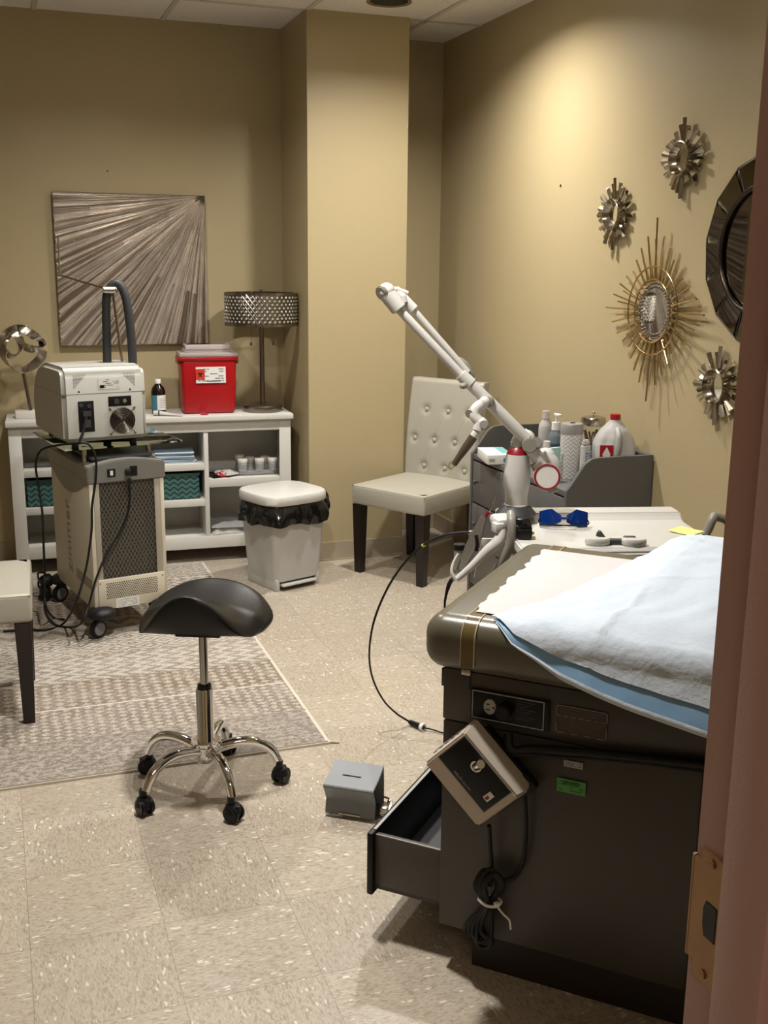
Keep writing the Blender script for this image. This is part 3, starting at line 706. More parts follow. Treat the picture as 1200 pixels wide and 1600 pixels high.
# ---------------------------------------------------------------- saddle stool
SC=(.513,2.971); t=thing('saddle_stool','black saddle stool with chrome five-star base on casters, by the rug edge','stool',(SC[0],SC[1],0),0)
QA=math.radians(-24)
def seatv(u,v):
    # u around, v from crown centre out to the rim and under
    an=2*PI*u; c_,s_=math.cos(an),math.sin(an)
    k=2.9; q=(abs(c_)**k+abs(s_)**k)**(-1/k)
    X_,Y_=c_*q,s_*q                          # superellipse unit; Y=+1 back, -1 front
    hw=lerp(.150,.205,.5+.5*Y_); hl=.178
    if v<.62:
        m=(v/.62)**.85; x_=X_*hw*m; y_=Y_*hl*m; z_=topz(x_/.195,y_/hl); e=max(0,(m-.86)/.14); z_-=.012*e*e
    elif v<.85:
        m=(v-.62)/.23; kk=1+.050*math.sin(m*PI)-.16*max(0,-Y_)*m; x_=X_*hw*kk; y_=Y_*hl*kk; zt=topz(X_*hw/.195,Y_)-.012; z_=lerp(zt,botz(x_/.195,Y_),m)
    else:
        m=1-(v-.85)/.15; kk=1-.16*max(0,-Y_); x_=X_*hw*m*kk; y_=Y_*hl*m*kk; z_=botz(X_*hw/.195*m,Y_*m)
    return Vector((x_,y_,z_))
def topz(a_,b_): return .592-.056*min(abs(a_),1.2)**1.9*(1+3.0*max(0,-b_))+.024*max(0,b_)**2+.075*max(0,-b_)**1.4
def botz(a_,b_): return .507+.030*max(0,-b_)-.008*min(abs(a_),1.15)**2
a=MB(); a.grid(65,40,seatv); bmesh.ops.transform(a.bm,matrix=RZ(QA),verts=a.bm.verts); bmesh.ops.remove_doubles(a.bm,verts=a.bm.verts,dist=1e-4)
obj('seat',a,bleather_m,t,ang=70,recalc=True)
a=MB(); a.box((0,0,.506),(.13,.13,.012),bev=.003,M=RZ(QA)); obj('mounting_plate',a,black_m,t)
a=MB(); a.cyl((0,0,.31),(0,0,.50),.0125,n=24); obj('gas_piston',a,mat('piston_steel',(.35,.33,.31),.15,1,var=0),t)
a=MB(); a.cyl((0,0,.318),(0,0,.334),.0205,n=24,bev=.002); obj('collar',a,black_m,t)
a=MB(); a.lathe([(0,.09),(.026,.09),(.028,.096),(.0255,.10),(.0255,.318),(.024,.322),(0,.322)],n=32); a.lathe([(0,.158),(.044,.158),(.045,.150),(.042,.144),(.034,.140),(.034,.10),(.03,.092),(0,.092)],n=32); obj('column',a,chrome_m,t)
for an in(-9,-81,-153,135,63):
    q=math.radians(an); d=Vector((math.cos(q),math.sin(q),0)); P_=lambda r_,z_:d*r_+Vector((0,0,z_))
    a=MB(); a.tube([P_(.030,.128),P_(.07,.139),P_(.115,.144),P_(.16,.135),P_(.195,.108),P_(.215,.07)],[.016,.0155,.0155,.015,.0145,.0135],n=16); L_=obj('leg',a,chrome_m,t)
    cq=q+rnd.uniform(-.9,.9)+1.2; Mx=T3(d.x*.222,d.y*.222,0)@RZ(cq)
    a=MB(); a.cyl((-.008,0,.052),(-.008,0,.075),.011,n=14,M=Mx)
    for s_ in(-1,1): a.cyl((0,s_*.006,.0255),(0,s_*.021,.0255),.0252,n=26,M=Mx,bev=.003)
    a.lathe([(0,.052),(.02,.050),(.024,.040),(.0265,.03),(.022,.03)],M=Mx@T3(-.003,0,0),n=20); a.box((0,0,.036),(.044,.012,.03),M=Mx,bev=.003)
    obj('caster',a,black_m,L_)

# ---------------------------------------------------------------- cooling cart
CRZ=math.radians(12); CC=(.413,4.712,0.0095)
t=thing('cooling_cart','tall cream cart with dark mesh grille, grey cap and casters, standing on the rug','medical cart',CC,CRZ); CT=t
KM=RT[t.name]
a=MB(); a.b2((-.158,-.285,.115),(-.14,.285,.66),bev=.004); a.b2((.14,-.285,.115),(.158,.285,.66),bev=.004); a.b2((-.14,.27,.115),(.14,.285,.66)); a.b2((-.15,-.27,.115),(.15,.28,.13)); obj('housing',a,cream_m,t)
a=MB(); a.b2((-.14,-.284,.235),(-.116,-.276,.655),bev=.002); a.b2((.116,-.284,.235),(.14,-.276,.655),bev=.002); a.b2((-.12,-.284,.235),(.12,-.276,.247)); obj('grille_frame',a,mat('grille_rim',(.42,.39,.32),.4,.2,var=0),t)
gm,b=newmat('expanded_mesh',.45,.2); x,y,z=coords()
p1=((x*1.0+z*.55)*62).frac()-.5; p2=((x*1.0-z*.55)*62).frac()-.5; ln=X.op('MAXIMUM',p1.abs(),p2.abs()); f=ln.step(.36,.44); nn=noise(vec(x*1,z*1),160,4)
setc(b,mixc(f,mixc(nn.step(.4,.65),(.012,.010,.008),(.075,.068,.052)),(.17,.155,.125))); setbump(b,f+nn*.3,.003,.9)
a=MB(); a.b2((-.117,-.274,.245),(.117,-.262,.655)); obj('grille',a,gm,t)
a=MB(); a.b2((-.14,-.288,.118),(.145,-.272,.247),bev=.003)
for k,(sx,sz) in enumerate(((-.132,.232),(.136,.232),(-.132,.13))): a.cyl((sx,-.290,sz),(sx,-.287,sz),.003,n=8,mi=1)
lp_=obj('lower_panel',a,[cream_m,dgrey_m],t)
a=MB()
for i in range(9):
    for j in range(24):
        xx=-.105+j*.0092+(.0046 if i%2 else 0); a.cyl((xx,-.2886,.165+i*.0078),(xx,-.2878,.165+i*.0078),.0030,n=6)
o=obj('vent_holes',a,black_m,lp_,flat=True); o['kind']='stuff'
sticker('rating_label',.10,.04,T3(-.02,-.2885,.138)@RX(PI/2),lwhite_m,lp_,rows=6,ink=lgrey_m,seed=8)
# grey cap: arched front, curved skirts on both sides
a=MB(); n=14
fp=[(-.164,.652)]+[(-.164+.328*k/n,.722+.022*math.sin(PI*k/n)) for k in range(n+1)]+[(.164,.652)]
Mf=Matrix(((1,0,0,0),(0,0,1,0),(0,1,0,0),(0,0,0,1)))
a.prism(fp,-.290,.292,M=Mf,bev=.004)
sk=[(-.289,.665),(.29,.665)]+[(.29-.579*k/12,.66-.085*math.sin(PI*k/12)) for k in range(13)]
Ms=Matrix(((0,0,1,0),(1,0,0,0),(0,1,0,0),(0,0,0,1)))
a.prism(sk[:2]+sk[3:-1],-.165,-.156,M=Ms); a.prism(sk[:2]+sk[3:-1],.156,.165,M=Ms)
cp=obj('cap',a,cap_m,t)
a=MB(); a.b2((-.13,-.24,.738),(.13,.25,.752),bev=.006); obj('top_pad',a,dgrey_m,cp)
a=MB(); a.b2((-.082,-.293,.676),(-.048,-.289,.709),bev=.001); a.b2((-.071,-.296,.683),(-.059,-.292,.702),mi=1); obj('power_switch',a,[black_m,lwhite_m],cp)
a=MB(); a.b2((.012,-.293,.672),(.044,-.289,.714),bev=.002); obj('power_inlet',a,black_m,cp)
Ml=Matrix(((0,0,-1,0),(0,1,0,0),(1,0,0,0),(0,0,0,1)))
letters('lettering','zimmer',.105,T3(-.1585,-.0,.205)@Ml,cap_m,t)
a=MB(); a.b2((-.1595,-.265,.20),(-.158,-.045,.245)); obj('side_vent',a,mat('vent_strip',(.30,.27,.20),.6,var=.35,scale=260),t)
# casters
for sx in(-1,1):
    for sy in(-1,1):
        a=MB(); a.ball((sx*.132,sy*.285,.105),.070,sx=.85,sy=.85,sz=.42,n=20); Mx=T3(sx*.15,sy*.285,0)@RZ(.4)
        a.cyl((-.012,0,.04),(.012,0,.04),.039,n=30,M=Mx@RZ(PI/2),bev=.004); a.cyl((-.0,0,.04),(-.0,0,.1),.01,n=10,M=Mx)
        cs=obj('caster',a,rubber_m,t)
        a=MB(); a.cyl((-.0135,0,.04),(.0135,0,.04),.027,n=26,M=Mx@RZ(PI/2),bev=.001); obj('hub_cap',a,mat('caster_grey',(.16,.165,.17),.4,var=0) if 'caster_grey' not in bpy.data.materials else bpy.data.materials['caster_grey'],cs)
# glass shelf on posts
a=MB(); a.b2((-.235,-.245,.788),(.262,.27,.796),bev=.0015); gs=obj('glass_shelf',a,glass_m,t)
for px_,py_ in((-.14,-.19),(.135,-.17),(-.14,.2),(.135,.2)):
    a=MB(); a.cyl((px_,py_,.728),(px_,py_,.788),.0105,n=18); obj('shelf_post',a,nickel_m,t)
a=MB(); a.cyl((-.02,.1,.77),(-.02,.1,.79),.05,n=24); obj('clamp_disc',a,nickel_m,gs)

# ---------------------------------------------------------------- machine on the glass shelf
bl=KM@Vector((-.085+.0,-.0,.8)); 
mo=thing('cryo_unit','boxy light grey machine with a fan vent and rating label on the glass shelf','medical machine',(.405,4.68,.7965),CRZ)
MO=RT[mo.name]
W2=.172; y0,y1=-.20,.27; Hh=.300; z0=.03
# local origin: box front plane y0; side profile in y,z
prof=[(y0,z0),(y0,z0+Hh-.03),(y0+.02,z0+Hh-.004),(y0+.05,z0+Hh)]+[(y1-.20+.20*math.sin(PI/2*k/8),z0+Hh-.19+.19*math.cos(PI/2*k/8)) for k in range(9)]+[(y1-.01,z0+.02),(y1-.03,z0)]
a=MB(); a.prism(prof,-W2,W2,M=Ms,bev=.016,seg=3); body=obj('case',a,mat('light_grey_case',(.41,.405,.37),.4,var=.02),mo,ang=50)
xo=-.042; body.location.x=xo
def P2(nm,mb,m,**k): 
    o=obj(nm,mb,m,mo,**k); o.location.x=xo; return o
a=MB(); a.b2((-W2-.0006,y0-.0006,z0+.192),(W2+.0006,y1-.06,z0+.1945)); P2('case_seam',a,cap_m)
a=MB(); a.b2((-.112,y0-.002,z0+.04),(-.048,y0+.004,z0+.165),bev=.0015); a.cyl((-.10,y0-.006,z0+.15),(-.10,y0,z0+.15),.008,n=12,mi=1); a.cyl((-.067,y0-.006,z0+.145),(-.067,y0,z0+.145),.009,n=12,mi=1); a.b2((-.095,y0-.01,z0+.105),(-.062,y0,z0+.125),mi=1); a.b2((-.09,y0-.012,z0+.06),(-.066,y0,z0+.09),mi=1); P2('connector_panel',a,[black_m,dgrey_m])
a=MB(); a.b2((.012,y0-.002,z0+.137),(.108,y0+.004,z0+.178),bev=.0015); a.cyl((.045,y0-.008,z0+.157),(.045,y0,z0+.157),.011,n=16,mi=1); a.cyl((.077,y0-.012,z0+.159),(.077,y0,z0+.159),.0085,n=16,mi=2); P2('knob_panel',a,[black_m,dgrey_m,nickel_m])
a=MB(); fc=(.068,z0+.078)
a.cyl((fc[0],y0-.003,fc[1]),(fc[0],y0+.002,fc[1]),.053,n=40); fo=P2('fan_recess',a,black_m)
a=MB()
for k in range(8):
    rr2=.006+k*.0064; a.tube([(fc[0]+rr2*math.cos(q),y0-.006,fc[1]+rr2*math.sin(q)) for q in [2*PI*j/28 for j in range(28)]],.00085,n=5,smooth=False,closed=True)
for q in (PI/4,3*PI/4,5*PI/4,7*PI/4): a.cyl((fc[0]+.008*math.cos(q),y0-.0055,fc[1]+.008*math.sin(q)),(fc[0]+.072*math.cos(q),y0-.0055,fc[1]+.072*math.sin(q)),.0012,n=5); a.ball((fc[0]+.072*math.cos(q),y0-.004,fc[1]+.072*math.sin(q)),.005,n=10)
P2('fan_guard',a,steel_m)
Mlab=T3(xo+.02,y0-.0005,z0+.232)@RX(PI/2); sticker('rating_label',.09,.045,Mlab,lwhite_m,mo,rows=5,seed=6,cover=.6)
a=MB(); a.b2((-.04,-.018,.001),(-.022,-.006,.002),M=Mlab); obj('label_mark',a,black_m,mo)
a=MB()
for i in range(12):
    for j in range(12-i):
        for sg in(-1,1):
            q=T3(0,0,0); X_=sg*(.125-j*.0045); Z_=z0+.27-i*.0048; a.b2((X_-.0011,y0-.0006,Z_-.0011),(X_+.0011,y0+.0002,Z_+.0011))
v_=P2('corner_vents',a,dgrey_m,flat=True); v_['kind']='stuff'
a=MB()
for sx in(-1,1): a.cyl((sx*.105,y0-.001,z0+.203),(sx*.105,y0,z0+.203),.004,n=10)
P2('case_screws',a,black_m)
a=MB()
for sx in(-.12,.12):
    for sy in(y0+.04,y1-.08): a.cyl((sx,sy,-.0),(sx,sy,z0+.002),.014,n=16)
P2('feet',a,black_m)
# hose arch, rod, arm
RX0_,RY0_=.44,4.66
def N2(x_,y_,dx=0,dy=0): return near(x_,y_,RX0_+dx,RY0_+dy)
hose=[N2(168,585),N2(167,540),N2(166,490),N2(167,462),N2(175,446),N2(186,444),N2(195,460),N2(201,490),N2(206,540),N2(208,585)]
a=MB(); a.tube(hose,.0180,n=18); obj('hose',a,mat('hose_rubber',(.03,.032,.035),.55,var=.1,bump=.3,scale=120),mo,world=True)
a=MB(); a.cyl(N2(194,590,0,.03),N2(176,452,0,.03),.006,n=14); obj('support_rod',a,nickel_m,mo,world=True)
a=MB(); p_=N2(171,453,0,-.035); a.cyl(p_-Vector((.024,0,0)),p_+Vector((.024,0,0)),.0145,n=20,bev=.002); a.ball(p_+Vector((.02,0,.0)),.014,n=12); a.tube([N2(168,452,0,-.035),N2(130,441,0,.10),N2(94,430,0,.18)],.004,n=8,smooth=False); a.cyl(N2(93,432,0,.18),N2(91,368,0,.18),.0032,n=8); obj('joint_arm',a,nickel_m,mo,world=True)
# power cords in front of the cart
def fp_(x_,y_,off=0.0):
    """point on a plane just in front of the cart's face"""
    nrm=Vector((math.sin(CRZ),-math.cos(CRZ),0)); o_=KM@Vector((0,-.30-off,0)); d=ray(x_,y_); return EYE+d*((nrm.dot(o_-EYE))/nrm.dot(d))
a=MB(); p=[fp_(135,652,-.02),fp_(131,672),fp_(125,690,.01),fp_(138,694,.02),fp_(149,712,.03),fp_(150,745,.02),fp_(144,790,.01),fp_(143,830,.02),fp_(134,890,.03),fp_(117,945,.04)]
g=[onz(98,975,.02),onz(72,984,.016),onz(40,984,.016),onz(5,986,.016)]; a.tube(p+g,.0048,n=8)
tag(obj('power_cord',a,rubber_m),'black power cord hanging from the boxy machine down the front left edge of the cart','cord')
a=MB(); a.box(fp_(200,738,.012),(.024,.03,.026),M=None,bev=.004); a.box(fp_(202,752,.018),(.018,.018,.024),bev=.003)
p=[fp_(202,758,.012),fp_(203,775,.01),fp_(200,800,.008),fp_(188,830,.008),fp_(167,865,.01),fp_(150,905,.02),fp_(139,945,.03),fp_(128,972,.05)]
g=[onz(112,980,.018),onz(85,975,.016),onz(70,950,.016),onz(74,905,.03)]; a.tube(p+g,.0048,n=8)
tag(obj('power_cord',a,rubber_m),'black power cord plugged into the grey cap and crossing the cart grille','cord')
a=MB(); p=[fp_(128,692,-.03),fp_(95,695,-.12),fp_(65,703,-.22),fp_(56,725,-.25),fp_(60,760,-.25),fp_(66,800,-.22),fp_(68,850,-.2)]
q=[near(70,900,.12,4.66),near(71,945,.12,4.55),onz(84,965,.016),onz(100,968,.016)]; a.tube(p+q,.0048,n=8)
tag(obj('power_cord',a,rubber_m),'black cord looping down past the left side of the cart','cord')
a=MB(); c=onz(71,925,.05); a.ball(c,.04,sz=1.2,sx=.7,n=14); a.ball(c+Vector((.01,-.02,.06)),.03,n=12); a.tube([c+Vector((.03*math.cos(k*1.3),.03*math.sin(k*1.3),.06*math.sin(k*.9)+.03)) for k in range(14)],.0048,n=7)
tag(obj('cord_bundle',a,rubber_m),'tangled bundle of black cord on the floor behind the left chair','cord bundle')

# ---------------------------------------------------------------- foot pedal
t=thing('foot_switch','grey hooded foot pedal switch on the tile floor left of the open drawer','foot pedal',(.893,2.70,0),math.radians(-36))
a=MB(); a.b2((-.068,-.035,0),(.075,.055,.007),bev=.002); obj('base_plate',a,dgrey_m,t)
pr=[(-.050,.006),(-.040,.048),(-.068,.098),(-.066,.103),(-.058,.106),(-.01,.112),(.040,.132),(.046,.126),(.050,.085),(.05,.006),(.044,.006),(.042,.084),(.036,.120),(-.01,.106),(-.058,.097),(-.034,.048),(-.044,.006)]
a=MB(); a.prism([(y_,z_) for y_,z_ in pr],-.076,.072,M=Ms,bev=.0015); obj('hood',a,pedal_m,t)
a=MB(); a.b2((-.035,-.014,.1085),(.02,-.010,.1135)); obj('slot',a,black_m,t)
a=MB(); a.b2((-.035,-.052,.008),(.03,-.049,.014),bev=.001); obj('front_bar',a,nickel_m,t)
a=MB(); a.b2((.072,-.02,.006),(.10,.025,.03),bev=.004); a.tube([(.07,-.02,.012),(.098,-.022,.013),(.105,.0,.03),(.10,.02,.04),(.075,.03,.04)],.003,n=6); a.ball((.098,.018,.034),.008,n=10); obj('bracket',a,nickel_m,t)
a=MB(); a.tube([onz(612,1262,.012),onz(640,1250,.02),onz(655,1225,.06),onz(664,1200,.09),onz(672,1196,.05)],.003,n=8); tag(obj('pedal_cable',a,mat('beige_cable',(.40,.38,.33),.4,var=0)),'thin pale cable looping from the foot pedal behind the open drawer','cable')
# ---------------------------------------------------------------- grey dresser with raised rails
DX0,DX1,DY0,DY1=2.02,2.398,3.555,4.45
t=thing('changing_dresser','dark grey dresser with raised curved end rails against the right wall','dresser',((DX0+DX1)/2,(DY0+DY1)/2,0)); DT=t
def dpart(nm,fn,m=dress_m,par=None,**k):
    a=MB(); fn(a); return obj(nm,a,m,par or t,world=True,**k)
pr=[(DX0,.0),(DX0,.700),(DX0+.02,.722),(DX0+.05,.765),(DX0+.075,.800),(DX0+.10,.818),(DX0+.13,.823),(DX1,.823),(DX1,0)]
Mxz=Matrix(((1,0,0,0),(0,0,1,0),(0,1,0,0),(0,0,0,1)))
dpart('side_panel',lambda a:a.prism(pr,DY0,DY0+.02,M=Mxz,bev=.0015))
dpart('side_panel',lambda a:a.prism(pr,DY1-.02,DY1,M=Mxz,bev=.0015))
dpart('back_rail',lambda a:a.b2((DX1-.018,DY0+.02,.08),(DX1,DY1-.02,.823),bev=.0015))
dpart('top',lambda a:a.b2((DX0+.004,DY0+.02,.675),(DX1-.018,DY1-.02,.698),bev=.0015))
dpart('plinth',lambda a:a.b2((DX0+.03,DY0+.02,.02),(DX0+.045,DY1-.02,.1)))
for ky in range(2):
    for kz in range(3):
        ya=DY0+.024+ky*.4255; za=.09+kz*.195
        d=dpart('drawer',lambda a:a.b2((DX0+.003,ya,za),(DX0+.32,ya+.4205,za+.187),bev=.002))
        a=MB(); cx,cy,cz=DX0+.003,ya+(.36 if ky else .21),za+.10; a.cyl((cx-.015,cy,cz),(cx,cy,cz),.005,n=12); a.ball((cx-.02,cy,cz),.013,sx=.6,n=16); 
        obj('knob',a,dgrey_m,d,world=True)
DZ=.6985
def DP(x,y,Y):
    p=ony(x,y,Y); return (p.x,Y,DZ)
# glove box
t=thing('glove_box','white cardboard box with a blue dot lying flat on the dresser top','box',DP(774,706,4.24),math.radians(-12))
a=MB(); a.box((0,0,.0225),(.115,.20,.042),bev=.002); obj('carton',a,lwhite_m,t)
a=MB(); a.cyl((.022,-.1008,.02),(.022,-.1000,.02),.010,n=20); a.cyl((.022,-.1012,.02),(.022,-.1006,.02),.005,n=16,mi=1); obj('round_logo',a,[bluedot_m,cyan_m],t)
a=MB(); a.b2((.015,-.06,.0434),(.055,.09,.0442)); a.b2((-.05,-.1006,.012),(-.025,-.1,.026),mi=1); obj('printed_panel',a,[mat('teal_print',(.16,.38,.36),.6,var=.1),lgrey_m],t)
# bottles
def bottle(label,p,r,h,neck,caph,m,capm,group=None,pump=False,labelm=None,liquid=None,name='plastic_bottle'):
    t=thing(name,label,'bottle',p,0,group)
    a=MB(); a.lathe([(0,0),(r*.94,0),(r,.004),(r,h*.78),(r*.93,h*.86),(neck*1.2,h*.95),(neck,h),(0,h)],n=30); obj('body',a,m,t)
    a=MB(); a.lathe([(0,h-.002),(neck*1.25,h-.002),(neck*1.2,h+caph),(0,h+caph)],n=24)
    if pump: a.cyl((0,0,h+caph),(0,0,h+caph+.03),.004,n=10); a.b2((-.008,-.035,h+caph+.028),(.008,.01,h+caph+.038),bev=.002)
    obj('cap',a,capm,t)
    if labelm:
        a=MB(); band(a,r+.0006,h*.15,h*.65,-PI*.95,-PI*.15); obj('label',a,labelm,t,recalc=True)
    return t
bottle('tall clear dispensing bottle at the back, left of the pump bottle',DP(853,655,4.12),.030,.20,.014,.03,jug_m,clear_m)
bottle('pump bottle of clear blue gel with white pump beside the wipes canister',DP(869,660,4.02),.030,.165,.015,.03,gel_m,lwhite_m,pump=True,name='gel_bottle',labelm=mat('gel_label',(.04,.07,.12),.4,var=.3))
bottle('small white squeeze bottle in front of the pump bottle',DP(855,690,3.93),.032,.11,.012,.022,jug_m,whitep_m,labelm=mat('faint_label',(.62,.64,.63),.6,var=.1))
t=thing('wipes_canister','tall white wipes canister with leaf-pattern sleeve and grey lid on the dresser','canister',DP(893,680,3.80))
wm,b=newmat('leaf_sleeve',.5); x,y,z=coords(); an=X.op('ARCTAN2',y,x)*(12/6.2832)
f=((z*62+((an).frac()-.5).abs()*1.7).frac()-.5).abs().step(.08,.2); setc(b,mixc(f,(.36,.345,.33),(.68,.665,.64))); setbump(b,f,.002,.7)
a=MB(); a.lathe([(0,0),(.042,0),(.0435,.004),(.0435,.185),(0,.185)],n=40); obj('sleeve',a,wm,t)
a=MB(); a.lathe([(0,.183),(.045,.183),(.0455,.19),(.0455,.218),(.042,.224),(.02,.226),(0,.224)],n=40); a.box((0,-.005,.227),(.02,.01,.004),bev=.001,mi=1); obj('lid',a,[mat('canister_lid',(.27,.26,.25),.35,var=0),dgrey_m],t)
t=thing('glass_jar','glass jar with domed steel lid and knob holding wooden sticks behind the small spray bottle','jar',DP(926,680,3.86))
a=MB(); a.lathe([(0,0),(.043,0),(.046,.005),(.046,.205),(.0435,.205),(.0435,.008),(0,.008)],n=36); obj('glass',a,cglass_m,t)
a=MB(); a.lathe([(0,.205),(.050,.203),(.051,.206),(.051,.228),(.047,.236),(.02,.242),(0,.243)],n=36); a.cyl((0,0,.242),(0,0,.25),.003,n=8); a.ball((0,0,.254),.006,n=12); obj('lid',a,nickel_m,t)
a=MB(); r=random.Random(8)
for k in range(14):
    q=r.uniform(0,6.28); q2=q+r.uniform(1.5,4.5); a.tube([(.032*math.cos(q),.032*math.sin(q),.01),(.036*math.cos(q2),.036*math.sin(q2),.18)],.004,n=6,smooth=False)
obj('wooden_sticks',a,mat('wood_stick',(.33,.20,.10),.6,var=.2),t)['kind']='stuff'
t=thing('sanitizer_bottle','slim white bottle with dark printed label between the canister and the jug','bottle',DP(915,700,3.70),math.radians(20))
a=MB(); a.prism(rr_(.045,.026,.011),0,.15,bev=.003); a.prism(rr_(.036,.022,.010),.15,.172,bev=.005); obj('body',a,whitep_m,t)
sticker('label',.036,.075,T3(0,-.0135,.09)@RX(PI/2),mat('label_pale_blue',(.55,.60,.68),.5,var=0),t,rows=7,seed=12,ink=mat('navy_print',(.03,.03,.07),.6,var=0))
t=thing('red_lidded_tub','small red topped tub low behind the dresser end rail','tub',DP(936,714,3.787))
a=MB(); a.lathe([(0,0),(.014,0),(.015,.12),(0,.12)],n=24); obj('body',a,whitep_m,t)
a=MB(); a.lathe([(0,.118),(.016,.118),(.016,.145),(0,.147)],n=24); obj('lid',a,redcap_m,t)
a=MB(); a.box((0,0,.068),(.06,.012,.136),bev=.001); o=tag(obj('aqua_card',a,cyan_m),'pale aqua card box standing behind the arm joint on the dresser','card box'); place(o,DP(866,708,3.76),.3)
# water jug
t=thing('water_jug','milky plastic gallon water jug with red cap and red label on the dresser','jug',(2.288,3.672,DZ),math.radians(-20))
def jugr(an,z):
    base=interp(z,[(0,.066),(.008,.074),(.13,.080),(.155,.079),(.185,.070),(.21,.056),(.232,.037),(.246,.023),(.252,.021)])
    c_,s_=math.cos(an),math.sin(an); k=lerp(4,2,min(1,max(0,(z-.14)/.09))); q=(abs(c_)**k+abs(s_)**k)**(-1/k)
    return base*q
def jugf(u,v):
    an=2*PI*u; z_=.252*v; r_=jugr(an,z_); d=abs((an-PI*1.5+PI)%(2*PI)-PI)
    dd=1
    if .11<z_<.22:
        e=math.sin(PI*(z_-.11)/.11)
        dd=1-.16*e*(math.exp(-((d-.62)/.26)**2))
    return Vector((r_*math.cos(an)*dd,r_*math.sin(an)*dd,z_))
a=MB(); a.grid(73,40,jugf); a.lathe([(0,0.001),(.066,.0)],n=20); obj('body',a,jug_m,t,recalc=True,ang=70)
a=MB(); a.tube([(0,-.05,.222),(0,-.080,.20),(0,-.086,.165),(0,-.076,.125)],.010,n=10); obj('handle',a,jug_m,t)
a=MB(); a.cyl((0,0,.25),(0,0,.274),.0205,n=28,bev=.002); obj('cap',a,redcap_m,t)
a=MB(); band(a,.0,0,.001,0,.1); 
a=MB(); a.b2((-.070,-.0825,.105),(-.018,-.0815,.162)); a.prism([(-.044,.155),(-.060,.126),(-.054,.112),(-.034,.112),(-.028,.126)],.0826,.0832,M=Matrix(((1,0,0,0),(0,0,-1,0),(0,1,0,0),(0,0,0,1))),mi=1); lb_=obj('label',a,[redcap_m,lwhite_m],t)

# ---------------------------------------------------------------- mirrors on the right wall
def on_wall(x_,y_): 
    p=onx(x_,y_,XR-.001); return p
def sunburst(label,c,R_,seed):
    # local: x into room = -X world ; built in local frame: plane yz, facing -x
    t=thing('sunburst_mirror',label,'wall mirror',tuple(c),0,None); r=random.Random(seed); n=28
    for k in range(n):
        an=2*PI*k/n+r.uniform(-.03,.03); card=(k%7==0)
        L=R_*(1.0 if card else r.choice([.66,.74,.82,.88])); lay=(k%2)
        if k%4==2: L=R_*.86
        w0,w1=.006,(.013 if card else r.uniform(.010,.0155)); x0=-.004-.010*lay-r.uniform(0,.004)
        er=Vector((0,math.cos(an),math.sin(an))); et=Vector((0,-math.sin(an),math.cos(an))); ex=Vector((-1,0,0))
        r0_=R_*.34; th=.009; tl=r.uniform(-.35,.35)
        a=MB(); P0=er*r0_+Vector((x0,0,0)); P1=er*L+Vector((x0-r.uniform(0,.010),0,0)); sk=ex*tl
        a.hull([P0+et*w0,P0-et*w0,P1+(et+sk*.5)*w1,P1-(et+sk*.5)*w1,P0+ex*th*.8,P1+ex*th+et*w1*tl,P1*.985+ex*th])
        obj('ray',a,silver_m,t,flat=True)
    Mm=Matrix(((0,0,-1,0),(1,0,0,0),(0,1,0,0),(0,0,0,1)))   # z -> -x
    a=MB(); a.lathe([(R_*.28,.008),(R_*.33,.016),(R_*.385,.032),(R_*.41,.040),(R_*.435,.038),(R_*.44,.028),(R_*.42,.0),(R_*.28,.008)],n=48,M=Mm); obj('round_frame',a,silver_m,t,recalc=True)
    a=MB(); a.cyl((-.005,0,0),(-.014,0,0),R_*.32,n=40); obj('mirror_glass',a,mirror_m,t)
    return t
sunburst('small silver sunburst mirror, highest on the right wall',on_wall(1073,248),.140,1)
sunburst('small silver sunburst mirror farthest left on the right wall',on_wall(966,335),.140,2)
sunburst('small silver sunburst mirror low on the wall next to the door frame',on_wall(1127,603),.140,3)
t=thing('wire_sun_mirror','gold wire starburst mirror with an oval look, two rings and long thin rods','wall mirror',tuple(on_wall(1030,486)))
r=random.Random(11); n=64
for k in range(n):
    an=2*PI*k/n; q=(an%(PI/2)); dq=min(q,PI/2-q)/(PI/4)   # 0 at the four points, 1 between
    L=lerp(.325,.205,min(1,dq**.75)); 
    if k%16==0: L=.345 if k in(16,48) else .33
    if k%2 and dq>.1: L*=.90
    lay=-.028 if k%2==0 else -.012
    er=Vector((0,math.cos(an),math.sin(an))); a=MB(); a.cyl(er*.112+Vector((lay,0,0)),er*L+Vector((lay-.006,0,0)),.0036,n=8); obj('rod',a,gold_m,t)
for R_ in(.118,.166):
    a=MB(); a.tube([(-.033,R_*math.cos(q),R_*math.sin(q)) for q in [2*PI*j/48 for j in range(48)]],.0032,n=8,smooth=False,closed=True); obj('ring',a,gold_m,t)
a=MB(); a.cyl((-.012,0,0),(-.020,0,0),.113,n=48); obj('mirror_glass',a,mirror_m,t)
a=MB()
for k in range(40):
    for L_ in range(2):
        q=2*PI*(k+.5*L_)/40; R_=.104-.014*L_; a.ball((-.021,R_*math.cos(q),R_*math.sin(q)),.0045,n=8)
obj('bead_border',a,steel_m,t)['kind']='stuff'
